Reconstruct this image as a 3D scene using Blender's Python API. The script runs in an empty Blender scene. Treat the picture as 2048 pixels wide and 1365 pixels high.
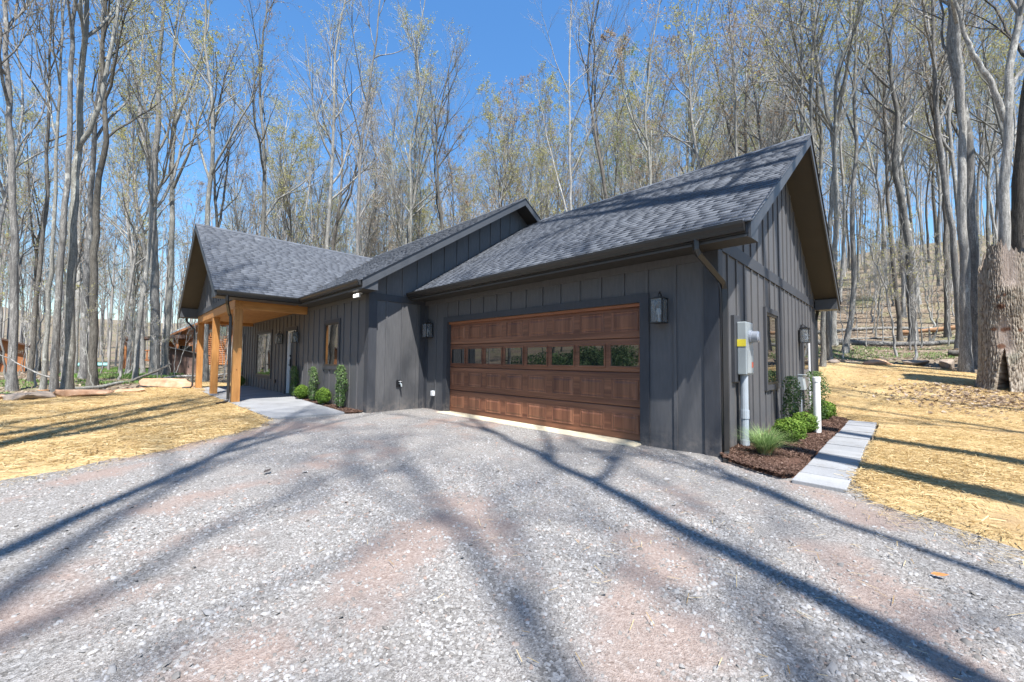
import bpy, math, random
import numpy as np
from mathutils import Vector, Matrix

# ---------------------------------------------------------------- camera, world, sun, exposure
scene = bpy.context.scene
COL = scene.collection
cam_d = bpy.data.cameras.new('camera'); cam = bpy.data.objects.new('camera', cam_d); COL.objects.link(cam)
scene.camera = cam
YAW, PITCH, ROLL = math.radians(44.883), math.radians(2.499), math.radians(.54)
CAM = np.array([2.801, -5.549, 1.239])
_f0 = np.array([-math.sin(YAW), math.cos(YAW), 0]); _r0 = np.array([math.cos(YAW), math.sin(YAW), 0]); _u0 = np.array([0, 0, 1.])
FWD = _f0*math.cos(PITCH) + _u0*math.sin(PITCH); _u1 = _u0*math.cos(PITCH) - _f0*math.sin(PITCH)
RGT = _r0*math.cos(ROLL) + _u1*math.sin(ROLL); UPV = _u1*math.cos(ROLL) - _r0*math.sin(ROLL)
m = Matrix.Identity(4)
for i in range(3):
    m[i][0] = RGT[i]; m[i][1] = UPV[i]; m[i][2] = -FWD[i]; m[i][3] = CAM[i]
cam.matrix_world = m
cam_d.sensor_width = 36; cam_d.lens = 787.037*36/2048; cam_d.shift_y = 4.763/2048
cam_d.clip_start = .05; cam_d.clip_end = 3000

SUN_EL, SUN_AZ = math.radians(59.5), math.radians(118)      # azimuth from +Y towards +X
world = bpy.data.worlds.new('World'); scene.world = world; world.use_nodes = True
wn = world.node_tree
sky = wn.nodes.new('ShaderNodeTexSky'); sky.sky_type = 'NISHITA'; sky.sun_disc = False
sky.sun_elevation = SUN_EL; sky.sun_rotation = SUN_AZ; sky.altitude = 0; sky.air_density = 1.5; sky.dust_density = .3; sky.ozone_density = 9
bg = wn.nodes['Background']; bg.inputs['Strength'].default_value = .105
hsv = wn.nodes.new('ShaderNodeHueSaturation'); hsv.inputs['Saturation'].default_value = 1.12
wn.links.new(sky.outputs[0], hsv.inputs['Color']); wn.links.new(hsv.outputs[0], bg.inputs[0])
sun_d = bpy.data.lights.new('sun', 'SUN'); sun = bpy.data.objects.new('sun', sun_d); COL.objects.link(sun)
sun_d.energy = 5.0; sun_d.angle = math.radians(.53); sun_d.color = (1, .965, .92)
_sd = Vector((math.sin(SUN_AZ)*math.cos(SUN_EL), math.cos(SUN_AZ)*math.cos(SUN_EL), math.sin(SUN_EL)))
sun.rotation_euler = _sd.to_track_quat('Z', 'Y').to_euler(); sun.location = (20, -15, 40)
vs = scene.view_settings
vs.view_transform = 'Standard'; vs.look = 'None'; vs.gamma = 1; vs.exposure = 1.15; vs.use_curve_mapping = False
scene.cycles.max_bounces = 6; scene.cycles.diffuse_bounces = 3; scene.cycles.transparent_max_bounces = 8
scene.cycles.use_denoising = True

# ---------------------------------------------------------------- small helpers
rng = np.random.default_rng(7)
random.seed(7)
def sst(a, b, x):
    t = np.clip((x-a)/(b-a), 0, 1); return t*t*(3-2*t)
def H(x, y):
    x = np.asarray(x, float); y = np.asarray(y, float)
    fx = sst(-45, -3, x)
    g = np.where(y < 4.5, 0, np.where(y < 13, .5*(.2/8.5)*(y-4.5)**2, .85+.2*(y-13)+.5*.0022*np.clip(y-13, 0, 27)**2+.06*np.clip(y-40, 0, 1e9)))
    g = np.where(y > 130, g-.26*(y-130), g)
    out = np.clip(sst(-13, -22, x)+sst(9, 18, y)+sst(8, 16, x)+sst(-12, -20, y), 0, 1)
    n = .10*np.sin(.9*x+.4*y)*np.sin(.7*y-.3*x+1)+.22*np.sin(.23*x+1.1)*np.sin(.19*y+.11*x)
    far = .10*np.clip(-x-78, 0, 200)+.16*np.clip(-y-24, 0, 160)  # slope behind the camera added to keep bright horizon out of window reflections
    return g*fx+n*out+far
_NG = np.random.default_rng(3).random((256, 256))
def vnoise(x, y, s, seed=0):
    x = np.asarray(x)/s+17.3*seed+40; y = np.asarray(y)/s+9.1*seed+40
    i = np.floor(x).astype(int); j = np.floor(y).astype(int); u = x-i; v = y-j
    u = u*u*(3-2*u); v = v*v*(3-2*v)
    g = lambda a, b: _NG[a % 256, b % 256]
    return (g(i, j)*(1-u)+g(i+1, j)*u)*(1-v)+(g(i, j+1)*(1-u)+g(i+1, j+1)*u)*v
def inpoly(P, x, y):
    P = np.asarray(P); r = np.zeros(np.shape(x), bool); j = len(P)-1
    for i in range(len(P)):
        a, b = P[i], P[j]
        c = ((a[1] > y) != (b[1] > y)) & (x < (b[0]-a[0])*(y-a[1])/(b[1]-a[1]+1e-12)+a[0])
        r ^= c; j = i
    return r
def tag(o, label, cat, group=None, kind=None):
    o['label'] = label; o['category'] = cat
    if group: o['group'] = group
    if kind: o['kind'] = kind
    return o
def thing(name, label, cat, loc=(0, 0, 0), rz=0, group=None):
    o = bpy.data.objects.new(name, None); COL.objects.link(o); o.empty_display_size = .2
    o.location = loc; o.rotation_euler = (0, 0, rz)
    return tag(o, label, cat, group)
def link(name, me, parent=None, kind=None):
    o = bpy.data.objects.new(name, me); COL.objects.link(o)
    if parent is not None: o.parent = parent
    if kind: o['kind'] = kind
    return o
def rawmesh(name, V, F, mats, mi=None, attr=None, smooth=False):
    """V (n,3), F (m,k) equal-sized faces as numpy, or a list of such blocks"""
    V = np.asarray(V, np.float32); blocks = F if isinstance(F, list) else [F]
    blocks = [np.asarray(b, np.int32) for b in blocks if len(b)]
    me = bpy.data.meshes.new(name)
    nl = sum(b.size for b in blocks); nf = sum(len(b) for b in blocks)
    me.vertices.add(len(V)); me.vertices.foreach_set('co', V.ravel())
    me.loops.add(nl); me.loops.foreach_set('vertex_index', np.concatenate([b.ravel() for b in blocks]))
    me.polygons.add(nf)
    tot = np.concatenate([np.full(len(b), b.shape[1], np.int32) for b in blocks])
    me.polygons.foreach_set('loop_start', np.concatenate([[0], np.cumsum(tot)[:-1]]).astype(np.int32))
    if mi is not None: me.polygons.foreach_set('material_index', np.asarray(mi, np.int32))
    if smooth: me.polygons.foreach_set('use_smooth', np.ones(nf, bool))
    for mm in (mats if isinstance(mats, (list, tuple)) else [mats]): me.materials.append(mm)
    me.update(calc_edges=True)
    if attr:
        for k, a in attr.items():
            dom = 'FACE' if len(a) == nf else 'POINT'
            at = me.attributes.new(k, 'FLOAT', dom); at.data.foreach_set('value', np.asarray(a, np.float32))
    me.validate()
    return me
class MB:
    def __init__(s): s.v = []; s.f = []; s.m = []
    def face(s, pts, mi=0):
        n = len(s.v); s.v += [tuple(p) for p in pts]; s.f.append(tuple(range(n, n+len(pts)))); s.m.append(mi); return s
    def box(s, x0, x1, y0, y1, z0, z1, mi=0):
        n = len(s.v)
        s.v += [(x, y, z) for z in (z0, z1) for y in (y0, y1) for x in (x0, x1)]
        for q in ((0, 2, 3, 1), (4, 5, 7, 6), (0, 1, 5, 4), (2, 6, 7, 3), (0, 4, 6, 2), (1, 3, 7, 5)):
            s.f.append(tuple(n+i for i in q)); s.m.append(mi)
        return s
    def extrude(s, poly, axis, a, b, mi=0, sidem=None):
        """poly in the two other axes (order: axis x -> (y,z); y -> (x,z); z -> (x,y))"""
        def mk(p, t): return (t, p[0], p[1]) if axis == 'x' else ((p[0], t, p[1]) if axis == 'y' else (p[0], p[1], t))
        n = len(s.v); k = len(poly)
        s.v += [mk(p, a) for p in poly]+[mk(p, b) for p in poly]
        s.f.append(tuple(range(n+k-1, n-1, -1))); s.m.append(mi)
        s.f.append(tuple(range(n+k, n+2*k))); s.m.append(mi)
        for i in range(k):
            j = (i+1) % k
            s.f.append((n+i, n+j, n+k+j, n+k+i)); s.m.append(mi if sidem is None else sidem[i])
        return s
    def tube(s, path, r, sides=8, mi=0, cap=True, squash=None):
        path = [Vector(p) for p in path]; rs = r if isinstance(r, (list, tuple)) else [r]*len(path)
        n0 = len(s.v); up = None
        for k, p in enumerate(path):
            t = (path[min(k+1, len(path)-1)]-path[max(k-1, 0)]).normalized()
            if up is None: up = t.orthogonal().normalized()
            up = (up-t*up.dot(t)); up = up.normalized() if up.length > 1e-6 else t.orthogonal().normalized()
            w = t.cross(up)
            for i in range(sides):
                a = 2*math.pi*(i+.5)/sides
                s.v.append(tuple(p+(up*math.cos(a)+w*math.sin(a))*rs[k]))
        for k in range(len(path)-1):
            for i in range(sides):
                j = (i+1) % sides
                s.f.append((n0+k*sides+i, n0+k*sides+j, n0+(k+1)*sides+j, n0+(k+1)*sides+i)); s.m.append(mi)
        if cap:
            s.f.append(tuple(n0+i for i in range(sides-1, -1, -1))); s.m.append(mi)
            e = n0+(len(path)-1)*sides; s.f.append(tuple(e+i for i in range(sides))); s.m.append(mi)
        return s
    def lathe(s, prof, c=(0, 0, 0), sides=16, mi=0):
        return s.tube([(c[0], c[1], c[2]+z) for _, z in prof], [max(r, 1e-4) for r, _ in prof], sides, mi)
    def mesh(s, name, mats, smooth=False, bevel=0):
        me = bpy.data.meshes.new(name); me.from_pydata(s.v, [], s.f)
        for mm in (mats if isinstance(mats, (list, tuple)) else [mats]): me.materials.append(mm)
        me.polygons.foreach_set('material_index', np.asarray(s.m, np.int32))
        if smooth: me.polygons.foreach_set('use_smooth', np.ones(len(s.f), bool))
        me.update()
        return me
    def obj(s, name, mats, parent=None, smooth=False, bevel=0, kind=None):
        o = link(name, s.mesh(name, mats, smooth), parent, kind)
        if bevel:
            b = o.modifiers.new('bevel', 'BEVEL'); b.width = bevel; b.segments = 2; b.limit_method = 'ANGLE'
        return o

# ---------------------------------------------------------------- materials
class Mat:
    def __init__(s, name):
        s.m = bpy.data.materials.new(name); s.m.use_nodes = True; s.t = s.m.node_tree
        s.b = s.t.nodes['Principled BSDF']; s.geo = None
    def n(s, typ, **kw):
        nd = s.t.nodes.new('ShaderNode'+typ)
        for k, v in kw.items():
            if k in nd.inputs.keys(): nd.inputs[k].default_value = v
            else: setattr(nd, k, v)
        return nd
    def l(s, a, b): s.t.links.new(a, b)
    def pos(s, scale=(1, 1, 1), obj=False):
        mp = s.n('Mapping'); mp.inputs['Scale'].default_value = scale
        if obj: s.l(s.n('TexCoord').outputs['Object'], mp.inputs[0])
        else: s.l(s.n('NewGeometry').outputs['Position'], mp.inputs[0])
        return mp.outputs[0]
    def noise(s, scale, detail=3, vec=None, rough=.55):
        nd = s.n('TexNoise'); nd.inputs['Scale'].default_value = scale; nd.inputs['Detail'].default_value = detail; nd.inputs['Roughness'].default_value = rough
        if vec is not None: s.l(vec, nd.inputs['Vector'])
        return nd.outputs['Fac']
    def ramp(s, fac, stops):
        r = s.n('ValToRGB'); e = r.color_ramp.elements
        while len(e) < len(stops): e.new(.5)
        for q, (p, c) in zip(e, stops): q.position = p; q.color = (*c, 1)
        s.l(fac, r.inputs[0]); return r.outputs[0]
    def mix(s, fac, a, b, mode='MIX'):
        nd = s.n('Mix', data_type='RGBA', blend_type=mode)
        for i, v in ((0, fac), (6, a), (7, b)):
            if isinstance(v, (int, float)): nd.inputs[i].default_value = v
            elif isinstance(v, tuple): nd.inputs[i].default_value = (*v, 1)
            else: s.l(v, nd.inputs[i])
        return nd.outputs[2]
    def attr(s, name): return s.n('Attribute', attribute_name=name).outputs['Fac']
    def col(s, c):
        if isinstance(c, tuple): s.b.inputs['Base Color'].default_value = (*c, 1)
        else: s.l(c, s.b.inputs['Base Color'])
        return s
    def set(s, **kw):
        for k, v in kw.items():
            k = {'rough': 'Roughness', 'spec': 'Specular IOR Level', 'metal': 'Metallic', 'ior': 'IOR', 'trans': 'Transmission Weight', 'coat': 'Coat Weight'}.get(k, k)
            s.b.inputs[k].default_value = v
        return s
    def bump(s, h, strength=.3, dist=.01):
        nd = s.n('Bump'); nd.inputs['Strength'].default_value = strength; nd.inputs['Distance'].default_value = dist
        s.l(h, nd.inputs['Height']); s.l(nd.outputs[0], s.b.inputs['Normal']); return s

def simple(name, c, rough=.6, var=.12, scale=6, bump=0, **kw):
    M = Mat(name); f = M.noise(scale, 4, M.pos())
    M.col(M.ramp(f, [(.3, tuple(x*(1-var) for x in c)), (.7, tuple(min(1, x*(1+var)) for x in c))])).set(rough=rough, **kw)
    if bump: M.bump(M.noise(scale*6, 3, M.pos()), bump, .004)
    return M.m

def siding(name, c, embossed=1.):
    M = Mat(name); p = M.pos((1, 1, .16)); f = M.noise(26, 5, p); g = M.noise(1.3, 3, M.pos())
    k = M.ramp(f, [(.3, tuple(x*.86 for x in c)), (.72, tuple(x*1.12 for x in c))])
    k = M.mix(M.ramp(g, [(.3, (0, 0, 0)), (.75, (.35, .35, .35))]), k, tuple(x*1.15 for x in c))
    sp = M.n('SeparateXYZ'); M.l(M.n('NewGeometry').outputs['Position'], sp.inputs[0])
    mr = M.n('MapRange'); mr.inputs[1].default_value = .0; mr.inputs[2].default_value = .38; mr.inputs[3].default_value = .75; mr.inputs[4].default_value = 0.; M.l(sp.outputs[2], mr.inputs[0])
    dm = M.n('Math', operation='MULTIPLY'); M.l(mr.outputs[0], dm.inputs[0]); M.l(M.ramp(M.noise(9, 5, M.pos(), .7), [(.42, (0, 0, 0)), (.62, (.8, .8, .8))]), dm.inputs[1])
    M.col(M.mix(dm.outputs[0], k, (.22, .19, .165))).set(rough=.55, spec=.35)
    M.bump(M.noise(38, 6, M.pos((1, 1, .22)), .7), .35*embossed, .006)
    return M.m
M_SIDE = siding('siding_charcoal', (.094, .094, .097))
M_TRIM = siding('trim_charcoal', (.047, .050, .057), .7)
M_SOFF = simple('soffit_paint', (.036, .033, .029), .6, .08, 3)
M_FASC = simple('fascia_paint', (.062, .066, .072), .5, .1, 3)
M_GUT = simple('bronze_aluminium', (.024, .022, .020), .42, .06, 3, spec=.6)
M_BLACK = simple('black_metal', (.012, .012, .014), .38, .1, 9, spec=.55)
M_WHITE = simple('white_paint', (.78, .79, .80), .45, .04, 4)
M_PVC = simple('white_plastic', (.80, .80, .78), .35, .03, 5)
M_GREYP = simple('grey_plastic', (.33, .37, .41), .4, .06, 5)
M_GREYM = simple('grey_painted_steel', (.30, .335, .345), .4, .06, 4)
M_YEL = simple('yellow_label', (.75, .62, .05), .5, .05)
M_RED = simple('red_label', (.65, .12, .06), .5, .05)
def shingle_mat():
    M = Mat('asphalt_shingle'); t = M.attr('tone'); n = M.noise(90, 3, M.pos()); b = M.noise(.9, 3, M.pos())
    c = M.ramp(t, [(0, (.056, .062, .074)), (.45, (.087, .096, .112)), (.8, (.115, .126, .145)), (1, (.15, .163, .185))])
    c = M.mix(.32, c, M.ramp(n, [(.3, (.25, .25, .25)), (.7, (.9, .9, .9))]), 'OVERLAY')
    M.col(M.mix(M.ramp(b, [(.35, (0, 0, 0)), (.8, (.25, .25, .25))]), c, (.12, .128, .14))).set(rough=.9, spec=.25)
    M.bump(M.noise(220, 2, M.pos()), .3, .003); return M.m
M_SHIN = shingle_mat()
M_DECK = simple('roof_underlay', (.04, .042, .046), .9)
def cedar(name, axis, c0=(.30, .125, .035), c1=(.52, .26, .085)):
    M = Mat(name); sc = [9, 9, 9]; sc['xyz'.index(axis)] = .7
    f = M.noise(3.2, 6, M.pos(tuple(sc)), .62); g = M.noise(1.1, 3, M.pos())
    c = M.ramp(f, [(.28, c0), (.5, tuple((a+b)/2 for a, b in zip(c0, c1))), (.75, c1)])
    c = M.mix(M.ramp(g, [(.35, (0, 0, 0)), (.8, (.45, .45, .45))]), c, (.56, .29, .10))
    v = M.n('TexVoronoi'); v.inputs['Scale'].default_value = 2.6; M.l(M.pos((1.6, 1.6, 1)), v.inputs['Vector'])
    c = M.mix(M.ramp(v.outputs['Distance'], [(.035, (.85, .85, .85)), (.075, (0, 0, 0))]), c, (.10, .035, .012))
    M.col(c).set(rough=.55, spec=.3); M.bump(f, .15, .004); return M.m
M_CEDZ, M_CEDX, M_CEDY = cedar('cedar_upright', 'z'), cedar('cedar_along_front', 'x'), cedar('cedar_along_side', 'y')
def doorwood(name, axis):
    M = Mat(name); sc = [26, 26, 26]; sc['xyz'.index(axis)] = 1.1
    f = M.noise(1., 6, M.pos(tuple(sc)), .65); s2 = [7, 7, 7]; s2['xyz'.index(axis)] = .25
    g = M.noise(1., 3, M.pos(tuple(s2)), .6)
    c = M.ramp(g, [(.3, (.10, .040, .025)), (.5, (.185, .078, .043)), (.72, (.27, .122, .066))])
    M.col(M.mix(.65, c, M.ramp(f, [(.3, (.25, .25, .25)), (.7, (.76, .76, .76))]), 'OVERLAY')).set(rough=.42, spec=.4)
    M.bump(f, .15, .002); return M.m
M_DW_H, M_DW_V = doorwood('door_woodgrain_across', 'x'), doorwood('door_woodgrain_upright', 'z')
def glass(name, tint, ior=2.1, rough=.015, wob=0):
    M = Mat(name); M.col(tint).set(rough=rough, ior=ior, spec=.5)
    if wob: M.bump(M.noise(wob, 2, M.pos((1, 1, .5))), .35, .02)
    else: M.bump(M.noise(1.6, 2, M.pos()), .05, .02)
    return M.m
M_GLASS = glass('window_glass', (.012, .014, .014), 2.3)
M_GLASSR = glass('rippled_lantern_glass', (.75, .78, .80), 1.45, .04, 22)
M_GLASSR.node_tree.nodes['Principled BSDF'].inputs['Transmission Weight'].default_value = .9
M_CLEAR = glass('meter_glass', (.30, .32, .36), 1.6, .05)
def bulb():
    M = Mat('floodlight_lens'); M.col((.85, .85, .88)).set(rough=.3)
    M.b.inputs['Emission Color'].default_value = (1, .98, .94, 1); M.b.inputs['Emission Strength'].default_value = 1.6; return M.m
M_BULB = bulb()
def concrete():
    M = Mat('concrete'); f = M.noise(1.4, 5, M.pos()); g = M.noise(60, 3, M.pos())
    c = M.ramp(f, [(.3, (.22, .223, .226)), (.7, (.31, .314, .318))])
    oi = M.n('ObjectInfo'); c = M.mix(.5, c, M.ramp(oi.outputs['Random'], [(0, (.36, .37, .39)), (1, (.54, .54, .54))]), 'OVERLAY'); st = M.noise(5, 5, M.pos(), .7); c = M.mix(M.ramp(st, [(.55, (0, 0, 0)), (.72, (.5, .5, .5))]), c, (.16, .145, .13))
    M.col(M.mix(.35, c, M.ramp(g, [(.3, (.35, .35, .35)), (.7, (.7, .7, .7))]), 'OVERLAY')).set(rough=.85, spec=.2); M.bump(g, .25, .003); return M.m
M_CONC = concrete()
M_SILL = simple('cream_concrete', (.56, .49, .35), .8, .12, 8, .2)
def bark(name, dark, light, lichen=(.42, .43, .38), sc=1., lich=.62):
    M = Mat(name); f = M.noise(30*sc, 6, M.pos((1, 1, .10), True), .72); fine = M.noise(55*sc, 4, M.pos((1, 1, .35), True), .7)
    c = M.ramp(f, [(.34, dark), (.5, tuple((a+b)/2 for a, b in zip(dark, light))), (.66, light)])
    c = M.mix(.5, c, M.ramp(fine, [(.32, (.15, .15, .15)), (.68, (.85, .85, .85))]), 'OVERLAY')
    g = M.noise(3.4*sc, 5, M.pos((1, 1, .55), True), .75)
    c = M.mix(M.ramp(g, [(lich-.05, (0, 0, 0)), (lich+.03, (.8, .8, .8))]), c, lichen)
    st = M.noise(1.1*sc, 3, M.pos((1, 1, .35), True), .6); c = M.mix(M.ramp(st, [(.36, (.55, .55, .55)), (.5, (0, 0, 0))]), c, dark)
    oi = M.n('ObjectInfo'); c = M.mix(.55, c, M.ramp(oi.outputs['Random'], [(0, (.26, .25, .24)), (.3, (.42, .43, .38)), (.6, (.55, .54, .52)), (1, (.74, .73, .70))]), 'OVERLAY')
    M.col(c).set(rough=.9, spec=.15); M.bump(f, .9, .03); return M.m
M_BARK = bark('grey_bark', (.085, .082, .079), (.33, .322, .307), (.50, .50, .47))
M_BARK2 = bark('pale_bark', (.14, .135, .128), (.43, .42, .395), (.60, .60, .56))
M_BARKD = bark('dark_bark', (.06, .055, .05), (.21, .195, .175), (.34, .35, .30), 1.2, .68)
def twig():
    M = Mat('twig_bark'); oi = M.n('ObjectInfo')
    M.col(M.ramp(oi.outputs['Random'], [(0, (.24, .215, .19)), (.5, (.35, .33, .295)), (1, (.46, .44, .40))])).set(rough=.9, spec=.1); return M.m
M_TWIG = twig()
def leaf(name, a, b, c):
    M = Mat(name); M.col(M.ramp(M.attr('tone'), [(0, a), (.5, b), (1, c)])).set(rough=.6, spec=.2)
    M.b.inputs['Subsurface Weight'].default_value = 0
    tr = M.n('BsdfTranslucent'); mx = M.n('MixShader'); mx.inputs[0].default_value = .35
    M.l(M.ramp(M.attr('tone'), [(0, a), (.5, b), (1, c)]), tr.inputs[0])
    out = M.t.nodes['Material Output']; M.l(M.b.outputs[0], mx.inputs[1]); M.l(tr.outputs[0], mx.inputs[2]); M.l(mx.outputs[0], out.inputs[0]); return M.m
M_LYG = leaf('young_yellow_green_leaf', (.30, .28, .07), (.42, .39, .12), (.52, .50, .20))
M_LGR = leaf('young_green_leaf', (.10, .17, .035), (.18, .26, .06), (.27, .35, .11))
M_LRU = leaf('russet_bud', (.30, .19, .12), (.38, .27, .16), (.44, .36, .20))
M_BOX = leaf('boxwood_leaf', (.035, .085, .012), (.11, .20, .03), (.26, .36, .06))
M_HOL = leaf('holly_leaf', (.04, .085, .03), (.095, .165, .055), (.25, .32, .14))
M_GRS = leaf('grass_blade', (.07, .17, .03), (.15, .29, .06), (.34, .42, .16))
M_OGR = leaf('ornamental_grass_blade', (.12, .22, .07), (.24, .36, .13), (.42, .50, .24))

# ---------------------------------------------------------------- setting: ground, drive, straw, walk, beds
def gridmesh(name, X, Y, Z, mat, attr=None, keep=None, smooth=True):
    ny, nx = X.shape; idx = np.arange(nx*ny).reshape(ny, nx)
    F = np.stack([idx[:-1, :-1], idx[:-1, 1:], idx[1:, 1:], idx[1:, :-1]], -1).reshape(-1, 4)
    return rawmesh(name, np.stack([X, Y, Z], -1).reshape(-1, 3), F, mat, None, attr, smooth)
def resample(pts, n):
    pts = np.asarray(pts, float); d = np.r_[0, np.cumsum(np.linalg.norm(np.diff(pts, axis=0), axis=1))]
    t = np.linspace(0, d[-1], n); return np.stack([np.interp(t, d, pts[:, k]) for k in range(pts.shape[1])], 1)

L_IN = [(-3.0, -14), (-3.25, -8), (-3.387, -6.292), (-3.52, -5.815), (-3.95, -5.204), (-4.455, -4.647), (-4.933, -4.074), (-5.5, -3.55), (-6.0, -3.3), (-10.4, -3.28), (-17.3, -3.3), (-17.6, -1.7)]
L_OUT = [(-15.2, -14), (-15.2, -8.6), (-15.0, -7.5), (-15.5, -6.6), (-16.6, -5.7), (-18.6, -4.5), (-20.2, -3.4), (-21.5, -2.3), (-21.5, 0)]
R_IN = [(1.12, 8.6), (1.14, 6.7), (1.7, 6.15), (2.2, 5.75), (2.41, 5.35), (2.40, 3), (2.39, -.55), (2.45, -.74), (2.75, -.94), (3.02, -1.10), (3.32, -1.34), (4.2, -1.95), (6, -3), (9.5, -5)]
R_OUT = [(-3.5, 15.6), (-1, 15.9), (.1, 15.7), (1.24, 15.3), (2.69, 15.0), (3.6, 14.2), (4.6, 13.2), (6.2, 11.6), (8.5, 8.5), (11, 5), (13, 1), (13, -3)]
def ruled(a, b, n, k, edge):
    A, B = resample(a, n), resample(b, n)
    nz = (vnoise(np.arange(n)*.1, np.zeros(n), .35, 4)-.5)*edge+(vnoise(np.arange(n)*.1, np.zeros(n), .09, 5)-.5)*edge*.6
    dirv = (B-A)/np.linalg.norm(B-A, axis=1)[:, None]; A = A+dirv*nz[:, None]
    t = np.linspace(0, 1, k)[None, :, None]
    return A[:, None]*(1-t)+B[:, None]*t
RL, RR = ruled(L_IN, L_OUT, 150, 60, .22), ruled(R_IN, R_OUT, 170, 70, .16)
POLY_L = np.vstack([RL[:, 0], RL[::-1, -1]]); POLY_R = np.vstack([RR[:, 0], RR[::-1, -1]])
POLY_DRV = [(-8, -14), (9.5, -14), (9.5, .1), (-8, .1)]

def ground_mat():
    M = Mat('leaf_litter_ground'); p = M.pos()
    f = M.noise(.35, 5, p, .6); g = M.noise(7, 6, p, .7); h = M.noise(32, 4, p, .7)
    c = M.ramp(g, [(.28, (.065, .05, .036)), (.48, (.16, .125, .09)), (.60, (.26, .21, .155)), (.75, (.38, .32, .25))])
    c = M.mix(.6, c, M.ramp(h, [(.3, (.25, .25, .25)), (.7, (.85, .85, .85))]), 'OVERLAY')
    c = M.mix(M.ramp(f, [(.50, (0, 0, 0)), (.66, (.45, .45, .45))]), c, (.12, .17, .045))
    M.col(c).set(rough=.95, spec=.1); M.bump(g, .8, .05); return M.m
M_GROUND = ground_mat()
def axis(lo, hi, a, b, st):
    mid = np.arange(a, b+1e-6, st); out = []; x = a; s = st
    while x > lo: s *= 1.18; x -= s; out.append(x)
    up = []; x = mid[-1]; s = st
    while x < hi: s *= 1.18; x += s; up.append(x)
    return np.r_[out[::-1], mid, up]
gx, gy = np.meshgrid(axis(-900, 900, -40, 25, .6), axis(-900, 900, -25, 45, .6))
gz = H(gx, gy)
yard = inpoly(POLY_L, gx, gy) | inpoly(POLY_R, gx, gy) | inpoly(POLY_DRV, gx, gy)
gz = gz-np.where(yard, .07, 0)
ground = link('ground', gridmesh('ground', gx, gy, gz, M_GROUND)); ground['kind'] = 'structure'

def drive_mat():
    M = Mat('gravel_bed'); p = M.pos(); d = M.attr('dirt')
    v = M.n('TexVoronoi'); v.inputs['Scale'].default_value = 75; M.l(p, v.inputs['Vector'])
    v2 = M.n('TexVoronoi'); v2.inputs['Scale'].default_value = 170; M.l(p, v2.inputs['Vector'])
    s = M.n('SeparateColor'); M.l(v.outputs['Color'], s.inputs[0]); s2 = M.n('SeparateColor'); M.l(v2.outputs['Color'], s2.inputs[0])
    a = M.ramp(s.outputs[0], [(0, (.10, .094, .086)), (.35, (.19, .18, .168)), (.75, (.275, .264, .25)), (1, (.39, .38, .365))])
    b = M.ramp(s2.outputs[1], [(0, (.11, .101, .092)), (.5, (.225, .21, .195)), (1, (.365, .348, .33))])
    c = M.mix(M.ramp(M.noise(5, 4, p), [(.4, (.15, .15, .15)), (.6, (.85, .85, .85))]), b, a)
    red = M.ramp(M.noise(55, 5, p, .7), [(.3, (.19, .125, .10)), (.55, (.31, .225, .185)), (.75, (.40, .32, .28))])
    M.col(M.mix(d, c, red)).set(rough=.95, spec=.12)
    mx = M.n('Math', operation='ADD'); M.l(v.outputs['Distance'], mx.inputs[0]); M.l(v2.outputs['Distance'], mx.inputs[1])
    M.bump(mx.outputs[0], .7, -.012) if False else M.bump(mx.outputs[0], .55, .010); return M.m
M_DRIVE = drive_mat()
def dirtf(x, y):
    # worn wheel paths run up to the door; stretched along that direction
    a = math.radians(118); u = x*math.cos(a)+y*math.sin(a); w = -x*math.sin(a)+y*math.cos(a)
    n = .55*vnoise(u*.35, w, .55, 1)+.3*vnoise(u*.7, w, .22, 2)+.15*vnoise(u, w, .08, 3)
    return sst(.53, .72, n)
dx, dy = np.meshgrid(np.arange(-8, 9.51, .1), np.arange(-14, .1, .1))
dz = .012+.02*(vnoise(dx, dy, .9, 6)-.5)+.012*(vnoise(dx, dy, .3, 7)-.5)
drv = link('driveway', gridmesh('driveway', dx, dy, dz, M_DRIVE, {'dirt': dirtf(dx, dy).ravel()*.6})); drv['kind'] = 'structure'

def straw_mat():
    M = Mat('straw_mulch'); p = M.pos()
    f = M.noise(1., 5, M.pos((55, 14, 30)), .7); f2 = M.noise(1., 5, M.pos((14, 55, 30)), .7); g = M.noise(.8, 4, p); h = M.noise(6, 4, p)
    c = M.ramp(f, [(.28, (.19, .12, .05)), (.48, (.41, .295, .14)), (.72, (.57, .45, .255))])
    c2 = M.ramp(f2, [(.28, (.22, .14, .058)), (.5, (.44, .315, .15)), (.74, (.60, .475, .27))])
    c = M.mix(M.ramp(h, [(.4, (0, 0, 0)), (.6, (1, 1, 1))]), c, c2)
    c = M.mix(M.ramp(g, [(.46, (0, 0, 0)), (.64, (.7, .7, .7))]), c, M.mix(.6, c, (.27, .165, .085)))
    c = M.mix(M.ramp(M.noise(2.6, 5, p, .7), [(.56, (0, 0, 0)), (.70, (.6, .6, .6))]), c, (.21, .13, .075))
    M.col(c).set(rough=.85, spec=.2); M.bump(f, .9, .02); return M.m
M_STRAW = straw_mat()
for nm, R in (('straw_lawn', RL), ('straw_lawn', RR)):
    Z = H(R[..., 0], R[..., 1])+.03+.025*(vnoise(R[..., 0], R[..., 1], .45, 8)-.4); Z[:, 0] -= .06
    o = link(nm, gridmesh(nm, R[..., 0], R[..., 1], Z, M_STRAW)); o['kind'] = 'structure'

wk = MB(); wk.extrude([(-17.1, -3.36), (-10.3, -3.36), (-6.15, -3.32), (-6.10, -1.90), (-10.3, -1.66), (-10.7, -1.60), (-10.8, -1.483), (-17.1, -1.483)], 'z', -.1, .055)
wo = wk.obj('walkway', M_CONC, bevel=.01); wo['kind'] = 'structure'

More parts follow.
